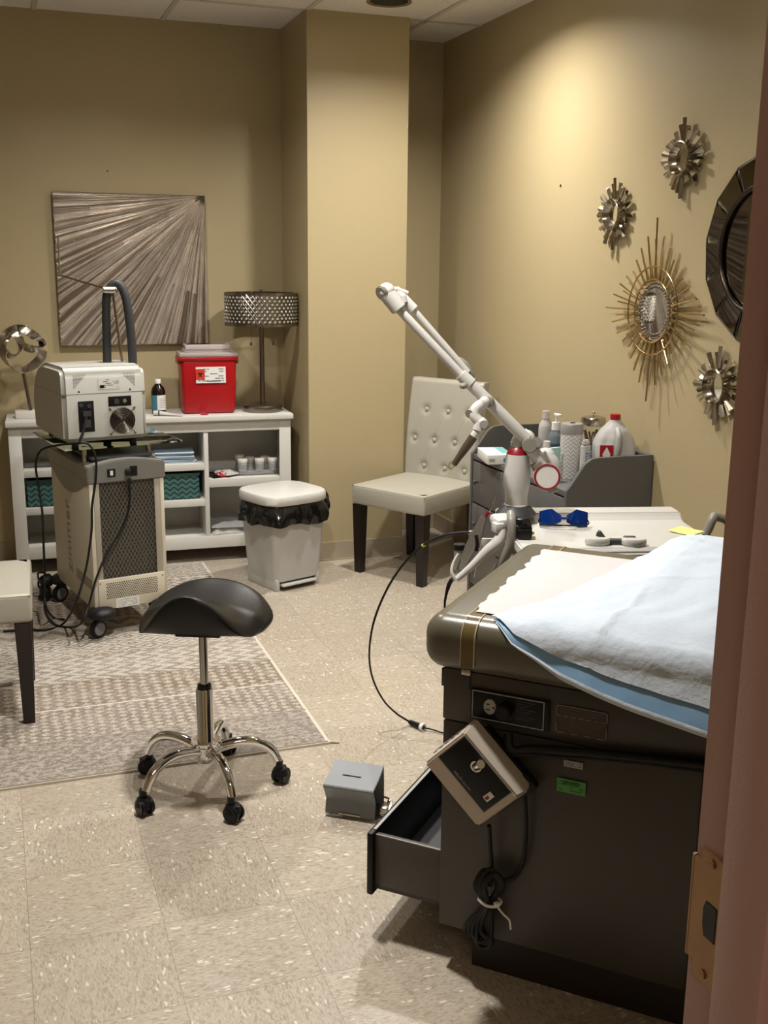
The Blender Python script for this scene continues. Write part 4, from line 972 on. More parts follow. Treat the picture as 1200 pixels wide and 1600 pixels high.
# large round panelled mirror
mc=Vector((XR-.001,3.005,1.60))
t=thing('round_panel_mirror','large round dark-tinted mirror framed by faceted glass panels, half hidden by the door frame','wall mirror',tuple(mc)); n=14; Ro,Ri=.315,.205
a=MB(); a.cyl((0,0,0),(-.012,0,0),Ri+.04,n=48); obj('backing',a,dgrey_m,t)
for k in range(n):
    a0,a1=2*PI*(k+.08)/n+.1,2*PI*(k+.92+.08)/n+.1-.0; am=(a0+a1)/2; g=.012
    P_=lambda r_,q,x_:Vector((x_,r_*math.cos(q),r_*math.sin(q)))
    a=MB(); a.hull([P_(Ri,a0+g,-.012),P_(Ri,a1-g,-.012),P_(Ro*1.0,a0+g,-.006),P_(Ro*1.0,a1-g,-.006),P_(Ro*.985,am,-.006),P_(Ri,a0+g,-.020),P_(Ri,a1-g,-.020),P_(Ro-.012,a0+g*1.6,-.0175),P_(Ro-.012,a1-g*1.6,-.0175)]); obj('glass_panel',a,dmirror_m,t,flat=True)
    a=MB(); a.tube([P_(Ro+.001,a0-.02,-.006),P_(Ro*.975,am,-.006),P_(Ro+.001,a1+.02,-.006)],.0032,n=6); a.cyl(P_(Ri,a0-.005,-.02),P_(Ro,a0-.005,-.009),.0016,n=6); obj('panel_edge',a,dgrey_m,t)
a=MB(); a.tube([(-.026,Ri*math.cos(q),Ri*math.sin(q)) for q in [2*PI*j/56 for j in range(56)]],.0085,n=10,smooth=False,closed=True); obj('inner_rim',a,mat('dark_bronze',(.06,.045,.035),.25,.8,var=0),t)
a=MB(); a.cyl((-.012,0,0),(-.018,0,0),Ri-.004,n=56); obj('mirror_glass',a,dmirror_m,t)
# ---------------------------------------------------------------- laser console
LA=math.radians(-15); LC=(1.655,2.690,0); LZ=.80
t=thing('laser_console','white medical laser console with flat tray top behind the exam table','medical laser',LC,LA); LT=t; LMx=RT[t.name]
hw,hd=.283,.215
def lw(x,y,z): return LMx@Vector((x,y,z))
a=MB(); a.prism([(-hw+.03,-hd+.015),(hw-.02,-hd+.015),(hw-.02,hd-.02),(-hw+.03,hd-.02)],.09,LZ-.055,bev=.01); obj('cabinet',a,whitep_m,t)
a=MB(); a.b2((-hw+.045,-hd+.012,.12),(hw-.04,-hd+.018,LZ-.075)); obj('front_panel',a,cap_m,t)
a=MB()
pr=[(-hd,LZ-.05),(-hd,LZ-.03),(-hd+.012,LZ-.018),(hd-.115,LZ-.018),(hd-.10,LZ-.012),(hd-.085,LZ+.004),(hd-.004,LZ+.004),(hd,LZ-.002),(hd,LZ-.05)]
a.prism(pr,-hw,hw,M=Ms,bev=.005); obj('tray_top',a,whitep_m,t)
for sx in(-1,1):
    for sy in(-1,1):
        a=MB(); c=(sx*(hw-.06),sy*(hd-.05)); a.cyl((c[0]-.02,c[1],.045),(c[0]+.02,c[1],.045),.045,n=24); a.cyl((c[0],c[1],.045),(c[0],c[1],.1),.015); obj('caster',a,rubber_m,t)
a=MB(); hx=hw+.03; a.tube([(hw-.02,.03,LZ-.10),(hx+.01,.035,LZ-.05),(hx+.035,.04,LZ-.0),(hx+.05,.05,LZ+.008),(hx+.09,.05,LZ-.01),(hx+.10,.05,LZ-.06),(hx+.08,.05,LZ-.12)],.014,n=12); a.cyl((hw-.03,.03,LZ-.055),(hx+.02,.03,LZ-.055),.016,n=12,mi=1); obj('push_handle',a,[grip_m,black_m],t)
# column, collar, arm
CX,CYY=near(806,792,1.45,2.86).x,near(806,792,1.45,2.86).y
bz=LZ+.004
a=MB(); Mc=T3(CX,CYY,0)
a.lathe([(0,bz),(.060,bz),(.062,bz+.008),(.050,bz+.022),(.040,bz+.032),(0,bz+.034)],n=40,M=Mc,sx=1.0,sy=.9); obj('column_boot',a,dgrey_m,t,world=True)
a=MB(); a.lathe([(0,bz+.02),(.034,bz+.028),(.034,bz+.060),(.0365,bz+.075),(.040,bz+.095),(.0405,bz+.13),(.037,bz+.165),(.035,bz+.188),(0,bz+.190)],n=40,M=Mc); a.lathe([(.0342,bz+.032),(.0365,bz+.030),(.0365,bz+.034),(.0342,bz+.036)],n=40,M=Mc); obj('column',a,whitep_m,t,world=True)
a=MB(); a.lathe([(0,bz+.186),(.0335,bz+.188),(.028,bz+.203),(.019,bz+.212),(0,bz+.213)],n=36,M=Mc); obj('red_collar',a,dred_m,t,world=True)
def A(x_,y_,off=0.0):
    """point on the arm's plane through the column, off = towards the viewer"""
    return near(x_,y_,CX-nh.x*off,CYY-nh.y*off)
a=MB(); a.cyl(A(808,712),A(808,690),.016,.020,n=24); a.tube([A(808,698),A(812,686),A(826,680)],.021,n=20); a.ball(A(822,686,.0),.028,n=20); obj('arm_swivel',a,whitep_m,t,world=True)
a=MB(); a.tube([A(822,686,.02),A(768,632,.03),A(735,600,.03)],[.0185,.018,.017],n=24,smooth=False); a.cyl(A(735,600,.03),A(720,585,.03),.020,.0185,n=24); a.cyl(A(720,585,.03),A(622,482,.03),.0125,n=24); a.cyl(A(624,484,.03),A(604,458,.03),.0235,.0245,n=28,bev=.003); a.ball(A(604,455,.03),.0245,n=20)
obj('lower_arm',a,whitep_m,t,world=True)
a=MB(); 
p=A(602,455,.03); q=A(595,459,.045); a.cyl(p,q,.0215,n=28,bev=.003); obj('joint_cap',a,grip_m,t,world=True)
a=MB(); a.cyl(A(838,692,.025),A(838,692,.052),.0175,n=28,bev=.003); a.cyl(A(826,695,.02),A(828,697,.055),.022,n=30,bev=.003); obj('joint_cap',a,grip_m,t,world=True)
# second, returning arm section
a=MB(); a.cyl(A(616,453,.005),A(646,484,.005),.0165,n=24); a.cyl(A(646,484,.005),A(731,582,.005),.0098,n=20); a.cyl(A(630,462,.02),A(633,472,.02),.008,n=12); a.cyl(A(616,452,.015),A(636,459,.0),.009,n=16); obj('upper_arm',a,whitep_m,t,world=True)
a=MB(); a.tube([A(716,560,-.01),A(727,570,-.01),A(735,585,-.01),A(737,592,-.01)],[.006,.011,.011,.008],n=14); a.ball(A(724,603,.06),.012,sx=1,sz=.8,n=16); a.cyl(A(722,604,.06),A(733,597,.03),.007,n=14); obj('arm_latch',a,grip_m,t,world=True)
a=MB(); a.cyl(A(757,627,.055),A(745,640,.055),.0155,n=24); a.ball(A(757,628,.055),.0165,n=20); a.tube([A(752,632,.055),A(743,640,.06),A(742,650,.065),A(750,660,.07)],[.0165,.0165,.016,.015],n=20); a.cyl(A(752,658,.07),A(748,672,.07),.0185,n=22); a.ball(A(752,662,.07),.0195,n=20); a.cyl(A(750,668,.07),A(739,684,.07),.0135,.0125,n=22); obj('wrist_joint',a,whitep_m,t,world=True)
a=MB(); a.cyl(A(757,664,.088),A(756,664,.104),.013,n=20,bev=.002); a.cyl(A(736,645,.06),A(733,647,.07),.013,n=20); a.cyl(A(762,628,.05),A(766,627,.04),.016,n=20); obj('joint_cap',a,grip_m,t,world=True)
a=MB(); a.tube([A(740,682,.07),A(728,699,.07),A(716,716,.07),A(709,726,.07)],[.0135,.0125,.0095,.0095],n=20); obj('handpiece',a,mat('bronze_handpiece',(.085,.065,.04),.4,.3,var=.05),t,world=True)
a=MB(); 
def ringp(x_,y_,r_):
    c=A(x_,y_,.07); d=(A(700,735,.07)-A(712,722,.07)).normalized(); e=d.orthogonal().normalized(); f=d.cross(e); return [c+(e*math.cos(2*PI*j/24)+f*math.sin(2*PI*j/24))*r_ for j in range(24)]
a.tube(ringp(702,731,.0085),.0014,n=6,smooth=False,closed=True); a.tube(ringp(707,725,.009),.0012,n=6,smooth=False,closed=True)
for j in(0,6,12,18): a.cyl(ringp(702,731,.0085)[j],ringp(708,724,.0095)[j],.0011,n=6)
a.ball(A(711,722,.06),.006,n=10); obj('spot_gauge',a,mat('brass_gauge',(.55,.45,.25),.25,.9,var=0),t,world=True)
# counterweight housing
a=MB(); a.tube([A(826,694,.03),A(838,712,.03),A(850,735,.03)],[.022,.019,.018],n=22,smooth=False); a.ball(A(852,716,-.01),.032,n=24); a.tube([A(845,712,.0),A(862,722,.0),A(868,738,.0)],[.024,.022,.018],n=18); obj('elbow_housing',a,whitep_m,t,world=True)
a=MB(); a.cyl(A(838,722,.03),A(843,730,.03),.0215,n=24); a.cyl(A(870,762,.02),A(856,768,.02),.012,n=12); obj('elbow_band',a,grip_m,t,world=True)
a=MB(); c0,c1=A(855,745,.0),A(855,745,.06); a.cyl(c0,c1,.040,n=48,bev=.004); hb=obj('counterweight',a,whitep_m,t,world=True)
a=MB(); d=(c1-c0).normalized(); e=d.orthogonal().normalized(); f=d.cross(e); a.tube([c1+(e*math.cos(2*PI*j/48)+f*math.sin(2*PI*j/48))*.0358 for j in range(48)],.0033,n=8,smooth=False,closed=True); obj('red_ring',a,dred_m,hb,world=True)
# grips and holders on the left flank of the console
def Bp(x_,y_,off=0.0): return near(x_,y_,1.37-nh.x*off,2.74-nh.y*off)
a=MB(); a.tube([Bp(798,803,.02),Bp(799,812,.05),Bp(800,825,.06),Bp(799,845,.06),Bp(790,868,.05),Bp(778,890,.03),Bp(770,905,.0)],[.012,.0135,.014,.014,.0135,.012,.012],n=16); obj('grip_handle',a,grip_m,t,world=True)
a=MB(); a.box(Bp(783,819,.01),(.045,.05,.04),bev=.01); a.box(Bp(784,812,-.03),(.06,.06,.03),bev=.012); a.box(Bp(778,824,.03),(.03,.035,.03),bev=.006); obj('handle_bracket',a,whitep_m,t,world=True)
a=MB(); a.tube([Bp(782,815,.02),Bp(783,835,.035),Bp(777,848,.04),Bp(760,862,.04),Bp(738,884,.04),Bp(714,905,.04)],[.014,.016,.018,.015,.0115,.0085],n=16); a.tube([Bp(712,906,.04),Bp(706,895,.04),Bp(708,880,.03),Bp(716,865,.02)],[.008,.005,.004,.003],n=10); obj('side_arm',a,whitep_m,t,world=True)
a=MB(); a.hull([Bp(752,803,o_) for o_ in(0,.02)]+[Bp(762,806,o_) for o_ in(0,.02)]+[Bp(712,892,o_) for o_ in(0,.02)]+[Bp(724,893,o_) for o_ in(0,.02)]+[Bp(728,850,o_) for o_ in(0,.02)]+[Bp(752,845,o_) for o_ in(0,.02)],bev=.003); obj('fiber_holder',a,grip_m,t,world=True)
a=MB(); a.cyl(Bp(763,803),Bp(773,777),.0022,n=8); a.cyl(Bp(759,806,.02),Bp(764,800,.02),.006,n=10,mi=1); obj('holder_pin',a,[nickel_m,dred_m],t,world=True)
a=MB(); a.cyl(Bp(718,890,-.03),Bp(718,857,-.03),.016,n=20); obj('holder_cup',a,grip_m,t,world=True)
a=MB(); a.cyl(Bp(718,858,-.03),Bp(718,850,-.03),.0175,n=20); obj('holder_cup_rim',a,black_m,t,world=True)
a=MB(); a.tube([Bp(744,836,.03),Bp(746,850,.035),Bp(744,860,.03)],.006,n=8); obj('hook',a,black_m,t,world=True)
a=MB(); a.prism([(-.02,-.06),(.03,-.06),(.05,.06),(.0,.06)],-.004,.004,M=frame(Bp(752,872,-.02),r0,Vector((0,0,1)))); a.hull([Bp(790,855,-.03),Bp(806,855,-.03),Bp(770,915,-.03),Bp(752,915,-.03),Bp(790,855,-.1),Bp(806,855,-.1),Bp(770,915,-.1),Bp(752,915,-.1)],bev=.004); obj('flank_cover',a,whitep_m,t,world=True)
# fibre cable
a=MB(); pts=[Bp(738,832,.03),Bp(715,833,.03),Bp(690,839,.03),Bp(664,852,.03)]
P3=lambda x_,y_,s_: near(x_,y_,lerp(1.29,1.20,s_),lerp(2.77,3.17,s_))
pts=[P3(738,832,0),P3(715,833,.05),P3(690,838,.1),P3(660,853,.2),P3(630,882,.3),P3(605,920,.4),P3(586,965,.5),P3(578,1005,.6),P3(578,1040,.7),P3(586,1070,.8),P3(602,1098,.9),P3(622,1117,.97)]
a.tube(pts,[.0044]*4+[.0038]*3+[.0032]*5,n=8); e=onz(640,1128,.012); e2=onz(662,1137,.012); a.tube([pts[-1],e],.0035,n=8)
a.tube([e2,onz(676,1140,.008),onz(692,1145,.006),onz(720,1150,.006)],.0028,n=8)
fc_=tag(obj('fiber_cable',a,rubber_m),'black fibre cable arching from the laser holder down to the floor','cable')
a=MB(); a.cyl(e,e2,.0085,.010,n=14,bev=.002); o=obj('connector',a,black_m,fc_)
a=MB(); a.cyl(e.lerp(e2,.82),e.lerp(e2,1.0),.0135,n=14); a.ball(e2+Vector((0,0,.013)),.004,n=8); obj('connector_ring',a,lwhite_m,fc_)
a=MB(); q=P3(664,851,.19); q2=P3(660,853,.2); a.cyl(q,q2,.0052,n=10); obj('cable_marker',a,mat('yellow_mark',(.55,.50,.08),.5,var=0),fc_)
a=MB(); a.b2((-.012,-.006,-.006),(.018,.006,.006),M=T3(*P3(738,832,0)),bev=.002); obj('cable_clip',a,nickel_m,fc_)
a=MB(); a.tube([Bp(706,905,.04),Bp(701,915,.03),Bp(697,930,.03),Bp(695,950,.02),Bp(700,1000,-.03)],[.006,.0065,.004,.0035,.0035],n=8); tag(obj('foot_cable',a,rubber_m),'short black cable dropping from the tip of the white side arm behind the exam table','cable')
# strap bundle
a=MB(); c=lw(-.185,-.145,LZ-.018)
def strf(u,v):
    an=2*PI*u; th=PI*v; k=1+.16*math.sin(3*an+1)*math.sin(3*th)+.10*math.sin(6*an+5*v)
    return Vector((.026*k*math.cos(an)*math.sin(th),.026*k*math.sin(an)*math.sin(th),.027+.027*k*math.cos(th)))
sb=thing('strap_bundle','rolled black eyewear strap with a lime tag on the console tray beside the grey grip','strap',tuple(near(817,818,1.44,2.66)-Vector((0,0,.036))))
sb.location.z=LZ-.0175; RT[sb.name].translation=Vector((sb.location.x,sb.location.y,sb.location.z))
a=MB(); a.grid(30,18,strf); a.b2((-.022,-.012,.01),(.018,.016,.058),M=RZ(.5),bev=.006); a.b2((-.018,-.03,.002),(.026,.0,.030),M=RZ(-.4),bev=.005); obj('strap_roll',a,black_m,sb,recalc=True)
a=MB(); a.box((.010,-.031,.018),(.014,.006,.009),bev=.002,M=RZ(.2)); obj('tag',a,green_m,sb)
# safety glasses
g=lw(-.08,-.055,LZ-.0175); t=thing('laser_glasses','blue lensed laser safety glasses lying open on the white console tray','glasses',(g.x+.0,g.y,g.z),math.radians(-24))
p=onz(880,824,LZ-.018); t.location=(p.x,p.y,LZ-.0175); GM=RT[t.name]=Matrix.Translation(t.location)@RZ(math.radians(-24))
for sx in(-1,1):
    def lf(u,v,sx=sx):
        x_=lerp(.008,.070,u); top_=lerp(.038,.056,min(1,u*2.2)) - .022*max(0,u-.45)**1.3; low=lerp(.020,.003,min(1,u*2)); 
        return Vector((sx*x_,-.012*(1-u*u)+.006*v+.0,lerp(low,top_,v)))
    a=MB(); a.grid(14,8,lf,thick=.002); obj('lens',a,lens_m,t,recalc=True)
    a=MB(); a.tube([lf(0,0),lf(.3,0),lf(.6,0),lf(1,0),lf(1,.5),lf(1,1)],.0016,n=6,smooth=False); a.tube([lf(1,.5),Vector((sx*.071,-.012,.014)),Vector((sx*.03,-.030,.012)),Vector((-sx*.03,-.022,.012))],.0022,n=6); obj('temple',a,black_m,t)
a=MB(); a.cyl((-.012,-.011,.030),(.012,-.011,.030),.004,n=10); obj('bridge',a,lens_m,t)
# white eye shield holder with black cups
p=onz(960,850,LZ-.018); t=thing('eye_cup_holder','black bracket with two white rounded pads at the front edge of the console tray','tray holder',(p.x,p.y,LZ-.0175),math.radians(-22)); t.location.z=LZ-.0175
a=MB(); a.b2((-.05,-.012,0),(.05,.012,.014),bev=.003); a.hull([(-.055,.012,.010),(-.02,.012,.010),(-.048,.012,.036),(-.04,.012,.038),(-.05,-.01,.012),(-.02,-.01,.012),(-.045,0,.034)],bev=.002); a.b2((.025,-.008,.010),(.06,.014,.022),bev=.004); obj('bracket',a,dgrey_m,t)
for cx in(-.05,.052):
    a=MB(); a.lathe([(0,.001),(.032,.001),(.035,.006),(.035,.016),(.031,.02),(0,.021)],n=32,M=T3(cx,-.012,0),sx=1,sy=.6); obj('white_pad',a,whitep_m,t)
p=onz(1072,831,LZ-.0175)
a=MB(); a.grid(8,8,lambda u,v:Vector(((u-.5)*.076,(v-.5)*.076,.001+.010*max(0,v-.5)**2)),thick=.0006); o=tag(obj('sticky_note',a,yellow_m),'yellow square paper note on the right end of the console tray','paper note'); place(o,(p.x,p.y,LZ-.0165),math.radians(25))

# ---------------------------------------------------------------- exam table
TA=math.radians(-44.4); t=thing('exam_table','brown grey exam table with olive padded top and an open drawer in the foreground','exam table',(.85,1.98,0),TA); ET=t; TM=RT[t.name]
def tw(s,w_,z): return TM@Vector((s,w_,z))
Lb=1.18; Wb=.65
a=MB(); a.b2((0,0,.595),(Lb,Wb,.712),bev=.004); a.b2((.002,.002,.10),(Lb-.002,Wb-.002,.592),bev=.002); obj('base',a,tbody_m,t)
a=MB(); a.b2((0.544,-.003,.10),(.548,.002,.59)); obj('panel_gap',a,black_m,t)
a=MB(); a.b2((.075,.028,0),(Lb-.05,Wb-.03,.10)); obj('kick_plinth',a,tdark_m,t)
a=MB(); a.b2((-.008,.01,.665),(.0,.02,.705),bev=.001); a.b2((.052,-.004,.672),(.06,.0,.712)); obj('side_clip',a,dgrey_m,t)
def padf(a,x0,x1,y0_,y1_,z0_,z1_,r_=.05,seg=6):
    a.box(((x0+x1)/2,(y0_+y1_)/2,(z0_+z1_)/2),(x1-x0,y1_-y0_,z1_-z0_),bev=r_,seg=seg)
a=MB(); padf(a,-.042,.60,-.034,.680,.712,.832,.046); pd=obj('pad',a,tpad_m,t,ang=60)
a=MB(); padf(a,-.02,.70,-.034,.680,.712,.832,.046); bmesh.ops.transform(a.bm,matrix=T3(.585,0,0),verts=a.bm.verts)
for v_ in a.bm.verts: v_.co.z+=max(0,v_.co.x-.60)*.35
obj('head_pad',a,tpad_m,t,ang=60)
# strap across the pad near the foot end
def over(a,s0_,s1_,off,mi=0):
    prof_=[(-.034-off,.735)]+[(-.034-off+.046-.046*math.cos(PI/2*k/6)+0,.832-.046+.046*math.sin(PI/2*k/6)+off) for k in range(7)]+[(.3,.832+off),(.62,.832+off)]+[(.634+.046*math.sin(PI/2*k/6)+off,.786+.046*math.cos(PI/2*k/6)+off) for k in range(1,7)]+[(.68+off,.735)]
    a.grid(len(prof_),2,lambda u,v:Vector((lerp(s0_,s1_,v),)+prof_[int(round(u*(len(prof_)-1)))]),mi=mi,thick=.001)
a=MB(); over(a,.050,.080,.0010); over(a,.078,.081,.0018,mi=1); over(a,.049,.051,.0018,mi=1); a.box((.065,-.037,.725),(.02,.006,.012),bev=.001,mi=2); obj('strap',a,[band_m,mat('clear_piping',(.45,.38,.22),.15,var=0),nickel_m],t,recalc=True)
# drawer
dr=None
a=MB(); s_=-.18
a.b2((s_,.045,.115),(.02,.060,.253),bev=.001); a.b2((s_,.575,.115),(.02,.59,.253),bev=.001); a.b2((s_,.045,.115),(.02,.59,.125)); a.b2((s_+.014,.052,.125),(.0,.05,.140))
dr=obj('drawer',a,mat('drawer_grey',(.07,.062,.053),.4,var=.03),t)
a=MB(); a.b2((s_-.012,.03,.103),(s_+.004,.605,.262),bev=.004); obj('drawer_front',a,black_m,dr)
a=MB(); a.b2((s_+.004,.0455,.2515),(.0,.048,.2545)); a.b2((s_+.003,.05,.2615),(s_-.004,.6,.264)); obj('drawer_edge',a,lgrey_m,dr)
a=MB(); a.b2((s_+.004,.060,.126),(0,.575,.128)); a.b2((s_+.004,.060,.126),(0,.0615,.25)); a.b2((s_+.004,.5735,.126),(0,.575,.25)); a.b2((-.004,.06,.126),(-.001,.575,.25)); obj('drawer_liner',a,dgrey_m,dr)
# outlet panel
Mo=Matrix(((1,0,0,0),(0,0,-1,0),(0,1,0,0),(0,0,0,1)))     # xy plane -> table side (x, z), facing -y
def side(s,z,off=.0): return T3(s,-off,z)@Matrix(((1,0,0,0),(0,0,-1,0),(0,1,0,0),(0,0,0,1)))
a=MB(); Mq=side(.1475,.646,.002)
a.b2((-.082,-.034,0),(.088,.034,.006),M=Mq,bev=.001); op_=obj('outlet_panel',a,black_m,t)
a=MB()
for p,q in(((-.077,.029,0),(.077,.031,0)),((-.077,-.031,0),(.077,-.029,0)),((-.078,-.031,0),(-.076,.031,0)),((.076,-.031,0),(.078,.031,0))): a.b2((p[0],p[1],.006),(q[0],q[1],.007),M=Mq)
for k in range(8): a.b2((.018,.022-k*.0055,.006),(.018+.04-.008*(k%3),.0235-k*.0055,.0065),M=Mq,mi=1)
obj('panel_print',a,[lgrey_m,mat('faint_print',(.05,.05,.05),.5,var=0)],op_,flat=True)
a=MB(); a.lathe([(0,.006),(.0165,.006),(.0165,.009),(0,.010)],n=28,M=Mq@T3(-.038,0,0),sx=.82); ot=obj('outlet',a,mat('outlet_white',(.42,.40,.38),.4,var=0),op_)
a=MB()
for dy in(.006,-.006): a.b2((-.045,dy-.001,.0095),(-.038,dy+.001,.0108),M=Mq)
a.cyl((-.029,0,.0095),(-.029,0,.0108),.0022,n=10,M=Mq); obj('outlet_slots',a,black_m,ot)
a=MB(); a.cyl((-.004,0,.006),(-.004,0,.03),.017,n=18,M=Mq,bev=.003); pl_=obj('plug',a,black_m,op_)
# warning label with dashed outline
a=MB(); Mq=side(.3015,.646,.0022)
a.prism(rr_(.106,.060,.006),0,.0008,M=Mq)
o_=obj('warning_label',a,lbrown_m,t)
a=MB()
for k in range(8): a.b2((-.044,.022-k*.006,.0008),(.044-.010*(k*37%4),.0232-k*.006,.0011),M=Mq,mi=1)
rp=rr_(.104,.058,.006); n=len(rp)
for k in range(n):
    p,q=Vector((*rp[k],.001)),Vector((*rp[(k+1)%n],.001)); L=(q-p).length; m_=max(1,int(L/.012))
    for j in range(m_):
        if L<.01 or p.y>.015 and q.y>.015 or j%2==0: a.cyl(p.lerp(q,j/m_),p.lerp(q,(j+.99)/m_),.0008,n=4,M=Mq)
for j in range(7): a.cyl((-.052+j*.0155,.007,.001),(-.052+j*.0155+.009,.007,.001),.0008,n=4,M=Mq)
obj('label_print',a,[lgrey_m,mat('label_text',(.12,.09,.08),.5,var=0)],o_,flat=True)
sticker('asset_label',.040,.014,side(.290,.551,.0022),mat('label_offwhite',(.35,.34,.33),.5,var=0),t,rows=3,seed=3)
gl_=sticker('service_label',.060,.030,side(.288,.501,.0022),lgreen_m,t,rows=4,seed=9,ink=mat('dark_green',(.02,.10,.02),.6,var=0),cover=.5)
letters('lettering','SERVICED',.0085,side(.288,.5045,.0036)@T3(-.0,0,0),mat('dark_green2',(.01,.05,.01),.6,var=0),gl_,align='CENTER')
# cords along the side
a=MB(); a.tube([tw(.155,-.02,.60),tw(.17,-.035,.572),tw(.22,-.02,.578),tw(.40,-.014,.597),tw(.70,-.014,.62),tw(1.1,-.014,.62)],.0095,n=10); a.tube([tw(.17,-.035,.562),tw(.24,-.016,.566),tw(.42,-.010,.588),tw(.72,-.012,.604),tw(1.1,-.012,.604)],.0055,n=8); tag(obj('coiled_cord',a,rubber_m),'thick black cord stretched along the side of the exam table','cord')
# transformer box
fc4=[(-.003,.541),(.090,.615),(.222,.514),(.111,.401)]
c=Vector((sum(p[0] for p in fc4)/4,0,sum(p[1] for p in fc4)/4)); ax=(Vector((.222,0,.514))-Vector((.090,0,.615))+Vector((.111,0,.401))-Vector((-.003,0,.541))).normalized(); 
tb=thing('transformer_box','beige wall transformer box with black face plate hanging tilted on the table side','transformer',tuple(tw(c.x,-.012,c.z)),TA)
BM=Matrix.Identity(4); bx=ax; bz_=Vector((0,-1,0)); by=bz_.cross(bx); BM=Matrix((bx,by,bz_)).transposed().to_4x4()   # local x down-right, y up-right, z out of the table
a=MB(); hx_,hy_=.088,.062
t_=MB(); 
loft(a,[([(-hx_,-hy_),(hx_,-hy_),(hx_,hy_),(-hx_,hy_)],.012),([(-hx_,-hy_),(hx_,-hy_),(hx_,hy_),(-hx_,hy_)],.055),([(-hx_*.97,-hy_*.97),(hx_*.90,-hy_*.97),(hx_*.90,hy_*.97),(-hx_*.97,hy_*.97)],.088)],M=BM); 
bmesh.ops.bevel(a.bm,geom=list(a.bm.edges),offset=.004,segments=2,affect='EDGES'); bx_=obj('housing',a,tan_m,tb)
a=MB(); a.b2((-.078,-.022,.0885),(.064,.056,.0905),M=BM,bev=.0008); a.b2((-.080,-.024,.086),(.066,.058,.0895),M=BM,mi=1); fp2=obj('face_plate',a,[black_m,mat('plate_rim',(.16,.15,.14),.4,var=0)],bx_)
letters('lettering','WELCH ALLYN',.0075,BM@T3(-.038,-.018,.0906),lgrey_m,fp2)
a=MB(); a.b2((.038,.0,.0905),(.052,.022,.0935),M=BM,bev=.001); a.b2((.042,.003,.0935),(.048,.012,.0945),M=BM,mi=1); obj('rocker_switch',a,[lwhite_m,dred_m],fp2)
a=MB(); a.cyl((-.018,.036,.0905),(-.018,.036,.096),.012,n=22,M=BM); a.cyl((-.018,.036,.096),(-.018,.058,.112),.009,n=18,M=BM); obj('dial',a,chrome_m,fp2)
a=MB(); 
for k in range(5): a.b2((-.0895,-.045+k*.018,.03),(-.0875,-.035+k*.018,.06),M=BM)
obj('vent_slots',a,cap_m,bx_)
a=MB(); a.b2((-.06,-.05,-.008),(.098,.066,.013),M=BM,bev=.002); a.b2((.06,.02,0),(.10,.07,.02),M=BM,bev=.004); a.cyl((.088,.045,.02),(.088,.045,.024),.005,n=10,M=BM,mi=1); obj('mount_bracket',a,[black_m,nickel_m],tb)
# hanging coiled cord with tie
TS=lambda x_,y_,off=.025: TM@(lambda p:p)(Vector(_side(x_,y_,off)))
def _side(x_,y_,off):
    iv=TM.inverted(); e_=iv@EYE; d_=iv.to_3x3()@ray(x_,y_); k=(-off-e_.y)/d_.y; return e_+d_*k
t=thing('tied_power_cord','black power cord hanging below the transformer, coiled and cinched with a white tie','cord',tuple(TS(765,1400)))
a=MB(); a.tube([TS(764,1290,.03),TS(766,1320,.02),TS(768,1355,.02),TS(766,1385,.03)],.005,n=8); a.tube([TS(820,1245,.02),TS(822,1290,.015),TS(818,1340,.012),TS(806,1368,.012),TS(790,1376,.02),TS(776,1385,.03)],.005,n=8)
r=random.Random(4)
for k in range(5):
    dx=k*4-8; a.tube([TS(766+dx,1362+r.uniform(-5,5),.02+k*.004),TS(750+dx,1385,.03+k*.003),TS(760+dx*.4,1412,.03+k*.003),TS(742+dx*1.4,1440,.03),TS(740+dx*1.6,1462+r.uniform(-10,12),.02+k*.004),TS(757+dx*1.3,1462,.02+k*.003),TS(766+dx*.4,1412,.03),TS(782+dx*.6,1385,.03)],.005,n=8,closed=True)
a.tube([TS(755,1420,.02),TS(765,1450,.025),TS(768,1475,.025),TS(755,1481,.02),TS(745,1470,.02),TS(752,1440,.02)],.005,n=8)
obj('cord_loops',a,rubber_m,t,world=True)
a=MB(); a.tube([TS(749,1402,.03),TS(752,1410,.045),TS(763,1416,.052),TS(776,1416,.045),TS(783,1408,.03),TS(770,1400,.012)],.0032,n=6,closed=True); a.b2((-.005,-.004,-.004),(.005,.004,.004),M=T3(*TS(776,1413,.052))); a.tube([TS(776,1415,.05),TS(786,1428,.05),TS(796,1438,.045),TS(798,1452,.04)],.0022,n=6); obj('cable_tie',a,lwhite_m,t,world=True)

# ---------------------------------------------------------------- paper and sheets on the table
def drape(a,s0f,s1,hangf,lift,wn=70,sn=80,wfar=.665,off=0.0,seed=1,thick=0,bumpf=None,mi=0):
    R_=.052+off
    def f(u,v):
        # v 0 far side .. 1 lower hem
        vv_=v
        for _ in range(2):
            wtop=wfar*(1-min(1,vv_*1.25)); s_=lerp(s0f(wtop),s1,u); hg=hangf(s_)
        flat=wfar-.015; L=flat+hg; q=vv_*L
        s_=lerp(s0f(max(0,wfar-q)),s1,u)
        if q<=flat: w_=wfar-q; z_=.834+off; ny=0
        else:
            q2=q-flat; arc=R_*PI/2
            if q2<arc: t2=q2/R_; w_=.015-R_*math.sin(t2); z_=.834+off-R_*(1-math.cos(t2))
            else: w_=.015-R_; z_=.834+off-R_-(q2-arc)
            w_-= .50*max(0,q2-arc)
        z_+=max(0,s_-.60)*.35*(1 if q<=flat else 1)
        if bumpf: 
            k=max(0,min(1,(.834+off-z_+.0)/.03)); h=bumpf(s_,w_)*(1-.0*k); z_+=h*(1 if q<=flat+.02 else .4)
            if q>flat: w_-=abs(bumpf(s_,w_-(q-flat)))*.25
        return Vector((s_,w_,z_+lift))
    a.grid(sn,wn,f,mi=mi,thick=thick)
